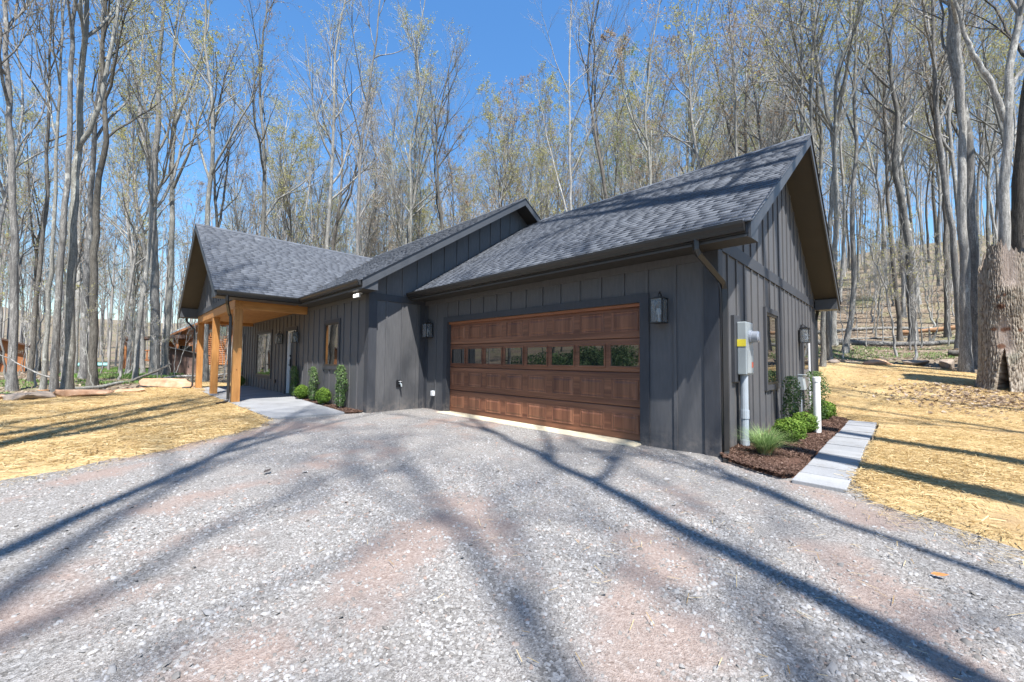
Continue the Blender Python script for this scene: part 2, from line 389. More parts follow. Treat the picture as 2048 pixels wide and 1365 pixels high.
# side path: a sand strip with eleven loose-laid slabs on it
pth = MB().box(1.98, 2.36, -.60, 5.40, -.05, .018).obj('path', simple('sand_bed', (.15, .12, .09), .95, .2, 12)); pth['kind'] = 'structure'
ys = np.linspace(-.64, 5.44, 15)
for i in range(14):
    j = .008*math.sin(i*7.1)
    MB().box(1.955+j, 2.385+j, ys[i]+.014, ys[i+1]-.016, -.02, .052+.004*math.sin(i*3.3)).obj('paver', M_CONC, pth, bevel=.008)

def mulch_mat():
    M = Mat('bark_mulch'); f = M.noise(45, 5, M.pos(), .7)
    M.col(M.ramp(f, [(.3, (.045, .026, .019)), (.55, (.115, .066, .048)), (.75, (.20, .125, .095))])).set(rough=.95, spec=.1); M.bump(f, .9, .02); return M.m
M_MULCH = mulch_mat()
M_CHIP = leaf('mulch_chip', (.055, .031, .022), (.13, .075, .055), (.25, .165, .125))
def chips(poly, n, zf, size=(.005, .022)):
    P = np.asarray(poly); lo, hi = P.min(0), P.max(0); xy = rng.uniform(lo, hi, (n*3, 2)); xy = xy[inpoly(P, xy[:, 0], xy[:, 1])][:n]
    k = len(xy); c = np.c_[xy, zf(xy[:, 0], xy[:, 1])]
    L = rng.uniform(size[0], size[1], k); W = L*rng.uniform(.2, .5, k); a = rng.uniform(0, 6.28, k); tl = rng.normal(0, .35, (k, 2))
    u = np.c_[np.cos(a), np.sin(a), tl[:, 0]]*L[:, None]; w = np.c_[-np.sin(a), np.cos(a), tl[:, 1]]*W[:, None]
    V = np.stack([c-u-w, c+u-w, c+u+w, c-u+w], 1).reshape(-1, 3)
    V[:, 2] += .004; return V, np.arange(4*k).reshape(-1, 4), rng.random(k)
def bed(label, poly, n, top, crown):
    P = np.asarray(poly, float); c = P.mean(0); rings = []
    for s in (1, .93, .7, .4, .12): rings.append(np.c_[c+(P-c)*s, np.full(len(P), 0.)])
    def zf(x, y):
        return H(x, y)+.02+crown*(.55+.45*vnoise(x, y, .3, 11))
    V = np.vstack(rings); k = len(P)
    V[:, 2] = zf(V[:, 0], V[:, 1]); V[:k, 2] = H(V[:k, 0], V[:k, 1])-.02
    F = [np.array([[r*k+i, r*k+(i+1) % k, (r+1)*k+(i+1) % k, (r+1)*k+i] for r in range(4) for i in range(k)]), np.array([list(range(4*k, 5*k))])]
    Vc, Fc, tc = chips(poly, n, lambda x, y: zf(x, y)+.002)
    me = rawmesh('mulch', np.vstack([V, Vc]), [F[0], Fc+len(V), F[1]], [M_MULCH, M_CHIP], np.r_[np.zeros(len(F[0])), np.ones(len(Fc)), [0]].astype(int), {'tone': np.r_[np.zeros(len(F[0])), tc, [0]]})
    o = link('mulch', me); tag(o, label, 'mulch', kind='stuff'); return zf
def dense(poly, st=.25):
    P = np.vstack([poly, poly[:1]]) if isinstance(poly, np.ndarray) else np.array(list(poly)+[poly[0]]); n = int(np.linalg.norm(np.diff(P, axis=0), axis=1).sum()/st)
    return resample(P, n)[:-1]
BED_L = dense([(-10.75, -1.49), (-10.3, -1.63), (-8.2, -1.75), (-6.1, -1.90), (-5.92, -1.62), (-5.95, -1.49)])
BED_R = dense([(1.09, .0), (1.15, -.20), (1.5, -.42), (1.95, -.62), (1.95, 2), (1.95, 5.3), (1.6, 5.95), (1.09, 6.2), (1.09, 3)])
ZL = bed('dark brown bark mulch bed under the front windows beside the concrete walk', BED_L, 12000, 0, .03)
ZR = bed('dark brown bark mulch bed between the garage side wall and the slab path', BED_R, 42000, 0, .06)

# ---------------------------------------------------------------- the house
house = thing('house', 'charcoal board and batten house with attached garage and cedar porch', 'house')
XR, XM, YM, YB = 1.077, -5.874, -1.483, 7.93
XL = -19.8; PX, PHW, PY = -13.43, 4.05, -3.86; SL = .648
GE, GR, GYE = 2.90, 5.772, -.469          # garage eave / ridge height, eave line
ME, MR, MYE = 2.985, 6.272, -1.864        # main
PE = 2.975; PR = PE+SL*PHW
def wall(): pass
W_front = MB().box(XM, -4.877, 0, .14, -.15, 2.80).box(0, XR-.004, 0, .14, -.15, 2.80).box(-4.877, 0, 0, .14, 2.134, 2.80).obj('wall', M_SIDE, house)
W_side = MB().extrude([(.14, -.15), (YB, -.15), (YB, 3.05), (3.965, 5.60), (0.0, 3.04), (0, 2.80), (.14, 2.80)], 'x', XR-.14, XR).obj('wall', M_SIDE, house)
W_ret = MB().extrude([(YM, -.15), (YB, -.15), (YB, 3.07), (3.21, 6.10), (YM, 3.07)], 'x', XM-.14, XM).obj('wall', M_SIDE, house)
DX0, DX1, DZ = -12.02, -11.02, 2.16
W_main = MB().box(XL, DX0, YM, YM+.14, -.15, 2.90).box(DX1, XM-.14, YM, YM+.14, -.15, 2.90).box(DX0, DX1, YM, YM+.14, DZ, 2.90).obj('wall', M_SIDE, house)
MB().extrude([(YM+.14, -.15), (YB-.14, -.15), (YB-.14, 3.05), (3.21, 6.08), (YM+.14, 3.05)], 'x', XL, XL+.14).obj('wall', M_SIDE, house)
MB().box(XL, XR-.14, YB-.14, YB, -.15, 2.95).obj('wall', M_SIDE, house)
MB().box(XL+.2, XR-.2, 2.5, 2.6, 0, 2.6).obj('partition', simple('inner_wall', (.35, .33, .30), .8), house)
MB().box(XL+.16, XR-.16, YM+.16, YB-.16, -.12, -.02).obj('floor_slab', M_CONC, house)
W_gab = MB().extrude([(-16.87, 2.84), (-9.99, 2.84), (-9.99, 3.15), (PX, 5.42), (-16.87, 3.15)], 'y', -3.34, -3.24).obj('wall', M_SIDE, house)

def batten(parent, x0, x1, y0, y1, z0, z1):
    if z1-z0 < .04: return
    MB().box(x0, x1, y0, y1, z0, z1).obj('batten', M_SIDE, parent)
BW, BT = .021, .020
# garage front
for x in (-4.91, -4.49, -4.06, -3.62, -3.2, -2.78, -2.365, -1.945, -1.525, -1.11, -.69, -.28, .11):
    batten(W_front, x-BW, x+BW, -BT, 0, 2.262, 2.612)
batten(W_front, -5.36-BW, -5.36+BW, -BT, 0, -.04, 2.612); batten(W_front, .525-BW, .525+BW, -BT, 0, -.04, 2.612)
MB().box(XM+.02, XR, -.024, 0, 2.612, 2.72).obj('frieze_board', M_SIDE, W_front)
# garage side: the band at 2.83 splits lower and upper battens
openings = [(2.36, 3.46, .74, 2.24), (5.84, 7.04, -.1, 2.14), (.54, .86, .95, 1.92)]
for y in np.arange(.42, YB-.1, .405):
    segs = [(-.04, 2.745)]
    for a, b, c, d in openings:
        if a-.03 < y < b+.03: segs = [s for q in segs for s in ((q[0], min(q[1], c)), (max(q[0], d), q[1])) if s[1]-s[0] > .05]
    for a, b in segs: batten(W_side, XR, XR+BT, y-BW, y+BW, a, b)
    top = 3.0+SL*(y if y < 3.965 else YB-y)-.02
    batten(W_side, XR, XR+BT, y-BW, y+BW, 2.93, top)
MB().box(XR, XR+.026, .0, YB, 2.745, 2.93).obj('band_board', M_TRIM, W_side)
# return wall and gable above the garage roof
for y in np.arange(YM+.42, 7.6, .41):
    top = 3.03+SL*(y-YM if y < 3.21 else YB-y)-.02
    if y < -.2: batten(W_ret, XM, XM+BT, y-BW, y+BW, -.04, top)
    else: batten(W_ret, XM, XM+BT, y-BW, y+BW, max(GE+SL*(min(y, YB-y)+.469), 2.6), top)
MB().box(XM, XM+.026, YM, -.02, 2.62, 2.78).obj('band_board', M_TRIM, W_ret)
# main front
mops = [(-8.66, -7.46, .94, 2.31), (-16.1, -13.76, .46, 2.33), (DX0-.12, DX1+.12, -.1, DZ+.14), (-19.62, -18.35, .46, 2.33)]
for x in np.arange(-6.45, XL+.2, -.432):
    segs = [(-.04, 2.66)]
    for a, b, c, d in mops:
        if a-.02 < x < b+.02: segs = [s for q in segs for s in ((q[0], min(q[1], c)), (max(q[0], d), q[1])) if s[1]-s[0] > .05]
    for a, b in segs: batten(W_main, x-BW, x+BW, YM-BT, YM, a, b)
MB().box(XL, XM, YM-.024, YM, 2.66, 2.76).obj('frieze_board', M_SIDE, W_main)
# porch gable
for x in np.arange(PX-3.3, PX+3.31, .33):
    batten(W_gab, x-BW, x+BW, -3.34-BT, -3.34, 3.0, 3.17+SL*(3.45-abs(x-PX))-.06)
MB().box(-16.88, -9.975, -3.366, -3.34, 2.84, 3.0).obj('band_board', M_TRIM, W_gab)
# corner boards
MB().box(.915, XR+.024, -.026, -.001, -.06, 2.72).box(XR+.001, XR+.026, -.001, .15, -.06, 3.0).obj('corner_board', M_TRIM, W_front)
MB().box(-6.04, XM+.024, YM-.026, YM-.001, -.06, 2.76).box(XM+.001, XM+.026, YM-.001, YM+.17, -.06, 2.62).obj('corner_board', M_TRIM, W_main)
MB().box(XM+.001, XM+.024, -.16, -.026, -.06, 2.62).box(XM+.001, -5.72, -.025, -.001, -.06, 2.612).obj('corner_board', M_TRIM, W_ret)
MB().box(XR+.001, XR+.026, YB-.15, YB+.02, -.06, 3.0).obj('corner_board', M_TRIM, W_side)

# ---- roofs
TH = .15
def roof(poly, axis, a, b):
    n = len(poly); pts = poly+[(p[0], p[1]-TH) for p in reversed(poly)]
    sm = [0]*(n-1)+[2]+[1]*(n-1)+[2]
    return MB().extrude(pts, axis, a, b, 2, sm).obj('roof', [M_DECK, M_SOFF, M_FASC], house)
GX1 = XR+.493; MX1 = XM+.448; MX0 = XL-.45
R_g = roof([(GYE, GE-.02), (3.965, GR-.02), (YB+.469, GE-.02)], 'x', XM+.002, GX1)
R_m = roof([(MYE, ME-.02), (3.223, MR-.02), (YB+.381, ME-.02)], 'x', MX0, MX1)
R_p = roof([(PX-PHW, PE-.02), (PX, PR-.02), (PX+PHW, PE-.02)], 'y', PY, 2.0)
def rake(parent, a, b, w=.19, t=.028, ax='x', at=0):
    # sloping board from a to b (top edge), in the plane ax = at
    poly = [a, b, (b[0], b[1]-w), (a[0], a[1]-w)]
    MB().extrude(poly, ax, at, at+t).obj('rake_board', M_FASC, parent)
rake(R_g, (GYE-.012, GE-.03), (3.965, GR-.03), at=GX1); rake(R_g, (3.966, GR-.03), (YB+.48, GE-.03), at=GX1)
rake(R_m, (MYE-.012, ME-.03), (3.223, MR-.03), at=MX1); rake(R_m, (3.224, MR-.03), (YB+.39, ME-.03), at=MX1)
rake(R_p, (PX-PHW-.012, PE-.03), (PX, PR-.03), ax='y', at=PY-.028); rake(R_p, (PX+.001, PR-.03), (PX+PHW+.012, PE-.03), ax='y', at=PY-.028)
def drip(parent, a, b, at, ax='x', s=1):
    poly = [a, b, (b[0], b[1]-.035), (a[0], a[1]-.035)]
    MB().extrude(poly, ax, at, at+.012*s).obj('drip_edge', M_BLACK, parent)
drip(R_g, (GYE-.012, GE-.002), (3.965, GR-.002), GX1+.028); drip(R_g, (3.966, GR-.002), (YB+.48, GE-.002), GX1+.028)
drip(R_m, (MYE-.012, ME-.002), (3.223, MR-.002), MX1+.028); drip(R_m, (3.224, MR-.002), (YB+.39, ME-.002), MX1+.028)
drip(R_p, (PX-PHW-.012, PE-.002), (PX, PR-.002), PY-.040, 'y'); drip(R_p, (PX+.001, PR-.002), (PX+PHW+.012, PE-.002), PY-.040, 'y')
# boxed eaves (their ends are the returns seen at the gables)
def eave(parent, poly, ax, a, b): MB().extrude(poly, ax, a, b, 0, [1]+[0]*(len(poly)-1)).obj('eave_box', [M_FASC, M_SOFF], parent)
eave(R_g, [(GYE, 2.70), (-.03, 2.722), (-.03, 2.98), (GYE, GE-.16)], 'x', XM+.03, GX1-.004)
eave(R_g, [(YB+.469, 2.70), (YB+.469, GE-.16), (YB+.03, 2.98), (YB+.03, 2.70)], 'x', XM+.03, GX1-.004)
eave(R_m, [(MYE, 2.765), (YM-.03, 2.765), (YM-.03, 3.06), (MYE, ME-.16)], 'x', PX+PHW-.3, MX1-.004)
eave(R_m, [(MYE, 2.765), (YM-.03, 2.765), (YM-.03, 3.06), (MYE, ME-.16)], 'x', MX0+.004, PX-PHW+.3)
eave(R_p, [(PX+PHW, 2.80), (PX+PHW, PE-.16), (-9.95, 3.15), (-9.95, 2.80)], 'y', PY+.004, MYE)
eave(R_p, [(PX-PHW, 2.80), (-16.91, 2.80), (-16.91, 3.15), (PX-PHW, PE-.16)], 'y', PY+.004, MYE)

# ---- shingles: each is a thin wedge lapping the course below
def shingle(o, u, v, n, u0, u1, v0, v1, th):
    def P(a, b, h): return o+u*a+v*b+n*h
    return [P(u0, v0, .001), P(u1, v0, .001), P(u1, v1, .001), P(u0, v1, .001), P(u0, v0, th), P(u1, v0, th), P(u1, v1, .004), P(u0, v1, .004)]
SF = [(0, 1, 5, 4), (1, 2, 6, 5), (3, 0, 4, 7), (4, 5, 6, 7), (2, 3, 7, 6)]
srng = np.random.default_rng(21)
ALL = []
def courses(root, o, u, v, width, slope, keep=None, ex=.143, edge=.03):
    o, u, v = (np.array(q, float) for q in (o, u, v)); n = np.cross(u, v); n /= np.linalg.norm(n)
    if n[2] < 0: n = -n
    k = 0; b = -.02
    while b < slope-.02:
        a = -edge-srng.uniform(0, .3); last = .5
        while a < width+edge:
            w = srng.uniform(.13, .36); a0 = max(a, -edge); a1 = min(a+w, width+edge)
            if a1-a0 > .03:
                th = .013+.004*(srng.random() > .5)+.001*srng.random()
                c = o+u*(a0+a1)/2+v*(b+ex/2)
                if keep is None or keep(c):
                    ton = np.clip(srng.normal(.42, .13), 0, 1)
                    vb = b-.002*srng.random()
                    V = np.array(shingle(o, u, v, n, a0+.001, a1-.001, vb, min(b+ex+.03, slope), th)); ALL.append((root, V, ton, n))
            a += w
        b += ex; k += 1
sv = math.sqrt(1+SL*SL)
courses(R_g, (XM+.03, GYE-.02, GE-.017-.02*SL), (1, 0, 0), (0, 1/sv, SL/sv), GX1-XM-.01, (3.965-GYE+.02)*sv)
zp = lambda x: PE+SL*(PHW-abs(x-PX))
zm = lambda y: ME+SL*(y-MYE)
courses(R_m, (MX0, MYE-.02, ME-.017-.02*SL), (1, 0, 0), (0, 1/sv, SL/sv), MX1-MX0+.01, (3.223-MYE+.02)*sv, lambda c: zp(c[0]) < zm(c[1])+.03 or abs(c[0]-PX) > PHW+.02)
courses(R_p, (PX+PHW+.02, PY-.01, PE-.017-.02*SL), (0, 1, 0), (-1/sv, 0, SL/sv), 2.1-PY, (PHW+.02)*sv, lambda c: zm(c[1]) < zp(c[0])+.03)
courses(R_p, (PX-PHW-.02, PY-.01, PE-.017-.02*SL), (0, 1, 0), (1/sv, 0, SL/sv), 2.1-PY, (PHW+.02)*sv, lambda c: zm(c[1]) < zp(c[0])+.03)
courses(R_g, (XM+.03, YB+.489, GE-.017-.02*SL), (1, 0, 0), (0, -1/sv, SL/sv), GX1-XM-.01, (3.965-GYE+.02)*sv)
def parea(V, n):
    c = V.mean(0)-CAM; d = c@FWD
    if d < .3: return 0
    q = V[4:]-CAM; z = q@FWD; x = 787*(q@RGT)/z; y = 787*(q@UPV)/z
    if abs(x).max() > 1020 or abs(y).max() > 680 or (c@n) > 0: return 0
    return .5*abs(sum(x[i]*y[(i+1) % 4]-x[(i+1) % 4]*y[i] for i in range(4)))
order = sorted(range(len(ALL)), key=lambda i: -parea(ALL[i][1], ALL[i][3]))
for i in order[:300]:
    r, V, t, n = ALL[i]
    link('shingle', rawmesh('shingle', V, np.array(SF), M_SHIN, None, {'tone': [t]*5}), r)
rest = order[300:]
VV = np.vstack([ALL[i][1] for i in rest]); FF = np.vstack([np.array(SF)+8*k for k in range(len(rest))])
o = link('shingles', rawmesh('shingles', VV, FF, M_SHIN, None, {'tone': np.repeat([ALL[i][2] for i in rest], 5)}), house); o['kind'] = 'stuff'
for rt, p0, p1, ax in ((R_g, (XM+.03, 3.965, GR), (GX1+.02, 3.965, GR), 'x'), (R_m, (MX0, 3.223, MR), (MX1+.02, 3.223, MR), 'x'), (R_p, (PX, PY-.02, PR), (PX, 2.1, PR), 'y')):
    L = p1[0]-p0[0] if ax == 'x' else p1[1]-p0[1]; k = int(L/.2)
    for i in range(k):
        a = (p0[0] if ax == 'x' else p0[1])+i*L/k; c = p0[1] if ax == 'x' else p0[0]; z = p0[2]+.012
        w = .13; sl = SL*w; MBx = MB().extrude([(c-w, z-sl-.012), (c, z-.012), (c+w, z-sl-.012), (c+w, z-sl), (c, z+.004+.004*(i % 2)), (c-w, z-sl)], ax, a, a+L/k+.01)
        me = MBx.mesh('ridge_cap', M_SHIN); at = me.attributes.new('tone', 'FLOAT', 'FACE'); at.data.foreach_set('value', np.full(len(me.polygons), float(np.clip(srng.normal(.42, .16), 0, 1)), np.float32))
        link('ridge_cap', me, rt)

# ---- gutters and downspouts (K-profile)
def kprof(s=1): return [(0, 0), (-.012, .035), (-.012, .0), (0, 0)]
def gutter(parent, ax, e, s, z, a, b):
    pr = [(0, -.115), (.075, -.115), (.085, -.07), (.118, -.035), (.122, 0), (.112, 0), (.108, -.03), (.075, -.066), (.068, -.105), (.006, -.105), (.006, 0), (0, 0)]
    MB().extrude([(e+s*p[0], z+p[1]) for p in pr], ax, a, b).face([((a, e+s*p[0], z+p[1]) if ax == 'x' else (e+s*p[0], a, z+p[1])) for p in ((0, -.11), (.08, -.11), (.12, -.005), (0, -.005))]).face([((b, e+s*p[0], z+p[1]) if ax == 'x' else (e+s*p[0], b, z+p[1])) for p in ((0, -.11), (.08, -.11), (.12, -.005), (0, -.005))]).obj('gutter', M_GUT, parent)
gutter(house, 'x', GYE-.006, -1, GE-.035, XM+.06, GX1-.03)
gutter(house, 'x', MYE-.006, -1, ME-.035, PX+PHW+.02, MX1-.02)
gutter(house, 'y', PX+PHW+.006, 1, PE-.035, PY+.02, MYE-.02)
gutter(house, 'x', YB+.475, 1, GE-.035, XM+.06, GX1-.03)
gutter(house, 'y', PX-PHW-.006, -1, PE-.035, PY+.02, MYE-.02)
def spout(path, r=.036):
    d = MB().tube(path, r, 4).obj('downspout', M_GUT, house, bevel=.004); return d
spout([(1.0, GYE-.05, GE-.14), (1.0, GYE-.05, 2.64), (1.02, GYE-.02, 2.58), (XR+.075, -.02, 2.28), (XR+.075, .04, 2.2), (XR+.075, .05, .12), (XR+.08, .03, .06), (XR+.13, -.18, .035), (XR+.15, -.26, .03)], .043)
spout([(PX+PHW+.05, -3.62, PE-.14), (PX+PHW+.05, -3.62, 2.70), (PX+PHW-.02, -3.60, 2.62), (-9.97, -3.46, 2.42), (-9.99, -3.42, 2.34), (-9.99, -3.41, .14), (-9.95, -3.46, .07), (-9.8, -3.68, .05)], .042)
spout([(PX-PHW-.05, -3.62, PE-.14), (PX-PHW-.05, -3.62, 2.70), (-16.98, -3.46, 2.4), (-16.98, -3.41, 2.34), (-16.98, -3.41, .14), (-17.02, -3.46, .07), (-17.1, -3.7, .05)], .042)
MB().tube([(XR+.03, YB+.5, 2.78), (XR+.03, YB+.06, 2.4), (XR+.03, YB+.05, .2)], .04, 4).obj('downspout', M_GUT, house)

# ---- porch carpentry
for x in (-10.08, -13.44, -16.78):
    MB().box(x-.095, x+.095, -3.335, -3.145, .05, 2.58).obj('post', M_CEDZ, house, bevel=.008)
MB().box(-16.885, -9.975, -3.338, -3.142, 2.58, 2.835).obj('beam', M_CEDX, house, bevel=.006)
MB().box(-10.175, -9.985, -3.14, YM-.028, 2.582, 2.83).obj('beam', M_CEDY, house, bevel=.006)
MB().box(-16.875, -16.685, -3.14, YM-.028, 2.582, 2.83).obj('beam', M_CEDY, house, bevel=.006)
for i in range(12):
    y0 = -3.14+i*.135
    if y0+.13 < YM-.03: MB().box(-16.68, -10.18, y0+.003, y0+.132, 2.70, 2.72).obj('ceiling_board', M_CEDX, house)
MB().box(-16.68, -10.18, -3.14, YM-.03, 2.721, 2.74).obj('porch_ceiling', M_CEDX, house)

# ---- garage door: four sections, 24 raised panels, 8 panes
gd = MB().box(-4.90, .02, .125, .138, .033, 2.14).obj('garage_door', M_DW_H, house)
secs = [0, .534, 1.067, 1.6, 2.134]
cell = 4.877/8
for r in range(4):
    z0, z1 = max(secs[r]+.012, .034), secs[r+1]-.003
    MB().extrude([(.085, z0), (.125, z0), (.125, z1), (.085, z1), (.080, z1-.012), (.080, z0+.012)], 'x', -4.876, -.001).obj('door_section', M_DW_H, gd)
    for c in range(8):
        x0, x1 = -4.877+c*cell+.065, -4.877+(c+1)*cell-.065; a, b = z0+.105, z1-.105
        if r == 2:
            a, b = z0+.09, z1-.10
            fr = MB()
            for (p0, p1, q0, q1) in ((x0-.03, x1+.03, b, b+.03), (x0-.03, x1+.03, a-.03, a), (x0-.03, x0, a, b), (x1, x1+.03, a, b)):
                fr.box(p0, p1, .062, .0795, q0, q1)
            fr.obj('window_frame', M_DW_H, gd, bevel=.006)
            MB().box(x0+.0005, x1-.0005, .072, .0795, a+.0005, b-.0005).obj('pane', M_GLASS, gd)
        else:
            mb = MB(); e = .028; g = .034
            O = [(x0, .0795, a), (x1, .0795, a), (x1, .0795, b), (x0, .0795, b)]
            I1 = [(x0+.01, .072, a+.01), (x1-.01, .072, a+.01), (x1-.01, .072, b-.01), (x0+.01, .072, b-.01)]
            I2 = [(x0+e, .0785, a+e), (x1-e, .0785, a+e), (x1-e, .0785, b-e), (x0+e, .0785, b-e)]
            I3 = [(x0+e+g, .068, a+e+g), (x1-e-g, .068, a+e+g), (x1-e-g, .068, b-e-g), (x0+e+g, .068, b-e-g)]
            for A, B in ((O, I1), (I1, I2), (I2, I3)):
                for k in range(4): mb.face([A[k], A[(k+1) % 4], B[(k+1) % 4], B[k]])
            mb.face(I3); mb.obj('raised_panel', M_DW_V, gd)
MB().box(-4.875, -.002, .02, .078, 2.085, 2.13).obj('weather_strip', simple('orange_wood_stop', (.27, .10, .042), .5), gd)
MB().box(-5.03, -4.879, -.03, -.001, -.05, 2.25).box(.002, .145, -.03, -.001, -.05, 2.25).box(-5.03, .145, -.03, -.001, 2.25, 2.262).box(-4.879, .002, -.03, -.001, 2.137, 2.25).box(-4.879, -4.872, -.001, .135, 0, 2.13).box(-.005, .003, -.001, .135, 0, 2.13).obj('garage_door_trim', M_TRIM, house)
MB().box(-4.98, .02, -.235, .14, -.12, .030).obj('garage_sill', M_SILL, house, bevel=.015)

# ---- windows and doors in the walls
def windowy(x0, x1, z0, z1, y, name='window'):
    t = .09; w = MB()
    w.box(x0, x1, y-.032, y-.001, z1-t, z1).box(x0, x1, y-.034, y-.001, z0, z0+t).box(x0, x0+t, y-.032, y-.001, z0+t, z1-t).box(x1-t, x1, y-.032, y-.001, z0+t, z1-t)
    wo = w.obj(name, M_TRIM, house)
    a, b, c, d = x0+t, x1-t, z0+t, z1-t; s = .045
    MB().box(a, b, y-.022, y-.001, d-s, d).box(a, b, y-.024, y-.001, c, c+s).box(a, a+s, y-.022, y-.001, c+s, d-s).box(b-s, b, y-.022, y-.001, c+s, d-s).obj('sash', M_GUT, wo)
    MB().box(a+s, b-s, y-.012, y-.002, c+s, d-s).obj('pane', M_GLASS, wo)
def windowx(y0, y1, z0, z1, x):
    t = .09; w = MB()
    w.box(x+.001, x+.04, y0, y1, z1-t, z1).box(x+.001, x+.042, y0, y1, z0, z0+t).box(x+.001, x+.04, y0, y0+t, z0+t, z1-t).box(x+.001, x+.04, y1-t, y1, z0+t, z1-t)
    wo = w.obj('window', M_TRIM, house)
    a, b, c, d = y0+t, y1-t, z0+t, z1-t; s = .045
    MB().box(x+.001, x+.024, a, b, d-s, d).box(x+.001, x+.026, a, b, c, c+s).box(x+.001, x+.024, a, a+s, c+s, d-s).box(x+.001, x+.024, b-s, b, c+s, d-s).obj('sash', M_GUT, wo)
    MB().box(x+.002, x+.012, a+s, b-s, c+s, d-s).obj('pane', M_GLASS, wo)
windowy(-8.62, -7.50, .96, 2.29, YM); windowy(-16.06, -13.80, .48, 2.31, YM); windowy(-19.6, -18.4, .48, 2.31, YM)
windowx(2.38, 3.44, .76, 2.22, XR)
# front door: white jamb, dark slab with a column of small lights, lever handle
fd = MB().box(DX0+.05, DX1-.05, YM+.10, YM+.145, .07, DZ-.05).obj('front_door', simple('door_paint', (.022, .026, .034), .35, .06, 4, spec=.5), house)
MB().box(DX0, DX0+.05, YM+.02, YM+.14, .05, DZ-.05).box(DX1-.05, DX1, YM+.02, YM+.14, .05, DZ-.05).box(DX0, DX1, YM+.02, YM+.14, DZ-.05, DZ).obj('frame', M_WHITE, fd)
MB().box(DX0-.11, DX0-.001, YM-.034, YM-.001, .05, DZ+.11).box(DX1+.001, DX1+.11, YM-.034, YM-.001, .05, DZ+.11).box(DX0-.001, DX1+.001, YM-.034, YM-.001, DZ+.002, DZ+.11).obj('trim', M_TRIM, fd)
MB().box(DX0, DX1, YM-.02, YM+.15, .045, .07).obj('threshold', M_GUT, fd)
for k in range(4): MB().box(DX1-.42, DX1-.26, YM+.088, YM+.1, .55+k*.39, .55+k*.39+.3).obj('pane', M_GLASS, fd)
MB().box(DX0+.085, DX0+.145, YM+.07, YM+.1, .98, 1.22).tube([(DX0+.115, YM+.07, 1.02), (DX0+.115, YM+.03, 1.02), (DX0+.24, YM+.03, 1.02)], .011, 6).tube([(DX0+.115, YM+.1, 1.33), (DX0+.115, YM+.065, 1.33)], .03, 10).obj('handle', M_BLACK, fd)
# side door
sd = MB().box(XR+.002, XR+.012, 6.02, 6.86, .05, 2.04).obj('side_door', simple('grey_door_paint', (.14, .14, .145), .4), house)
MB().box(XR+.001, XR+.034, 5.95, 6.02, .0, 2.06).box(XR+.001, XR+.034, 6.86, 6.93, .0, 2.06).box(XR+.001, XR+.034, 6.02, 6.86, 2.04, 2.06).obj('frame', M_WHITE, sd)
MB().box(XR+.001, XR+.045, 5.85, 5.949, .0, 2.15).box(XR+.001, XR+.045, 6.931, 7.03, .0, 2.15).box(XR+.001, XR+.045, 5.949, 6.931, 2.061, 2.15).obj('trim', M_TRIM, sd)
MB().box(XR+.012, XR+.018, 6.2, 6.7, 1.1, 1.9).obj('pane', M_GLASS, sd)

# ---------------------------------------------------------------- things fixed to the house
def lantern(label, loc, rz, h=.44, group='wall lanterns of the house'):
    """local: wall behind at y=0, light hangs towards -y"""
    t = thing('wall_lantern', label, 'lantern', loc, rz, group); w = .086; s = h/.44
    MB().box(-.055*s, .055*s, -.02, -.001, .04*s, .30*s).obj('back_plate', M_BLACK, t, bevel=.003)
    MB().tube([(0, -.015, .24*s), (0, -.05, .40*s), (0, -.09, .445*s), (0, -.13, .40*s), (0, -.13, .355*s)], .010, 6).obj('arm', M_BLACK, t)
    c = (0, -.13*s); f = MB(); k = w*s
    for sx in (-1, 1):
        for sy in (-1, 1): f.box(c[0]+sx*k-.008, c[0]+sx*k+.008, c[1]+sy*k-.008, c[1]+sy*k+.008, .0, .33*s)
    f.box(-k-.012, k+.012, c[1]-k-.012, c[1]+k+.012, -.012, 0)
    f.extrude([(-k-.012, c[1]-k-.012), (k+.012, c[1]-k-.012), (k+.012, c[1]+k+.012), (-k-.012, c[1]+k+.012)], 'z', .33*s, .345*s)
    f.extrude([(-.05, c[1]-.05), (.05, c[1]-.05), (.05, c[1]+.05), (-.05, c[1]+.05)], 'z', .345*s, .365*s)
    f.obj('cage', M_BLACK, t)
    for (x0, x1, y0, y1) in ((-k+.008, k-.008, c[1]-k-.003, c[1]-k+.003), (-k-.003, -k+.003, c[1]-k+.008, c[1]+k-.008), (k-.003, k+.003, c[1]-k+.008, c[1]+k-.008)):
        MB().box(x0, x1, y0, y1, .001, .329*s).obj('glass_pane', M_GLASSR, t)
    MB().lathe([(.016, 0.01), (.016, .1), (.03, .12), (.034, .16), (.02, .2), (.004, .21)], (c[0], c[1], 0), 10).obj('bulb', M_WHITE, t, smooth=True)
lantern('black wall lantern between the garage door and the front right corner', (.345, 0, 1.80), 0)
lantern('black wall lantern between the garage door and the return wall', (-5.56, 0, 1.80), 0)
lantern('black wall lantern between the big porch window and the front door', (-12.52, YM, 1.75), 0, .42)
lantern('black wall lantern on the garage side of the front door', (-10.80, YM, 1.75), 0, .42)
lantern('black wall lantern beside the white framed side door', (XR, 5.62, 1.72), math.pi/2, .42)

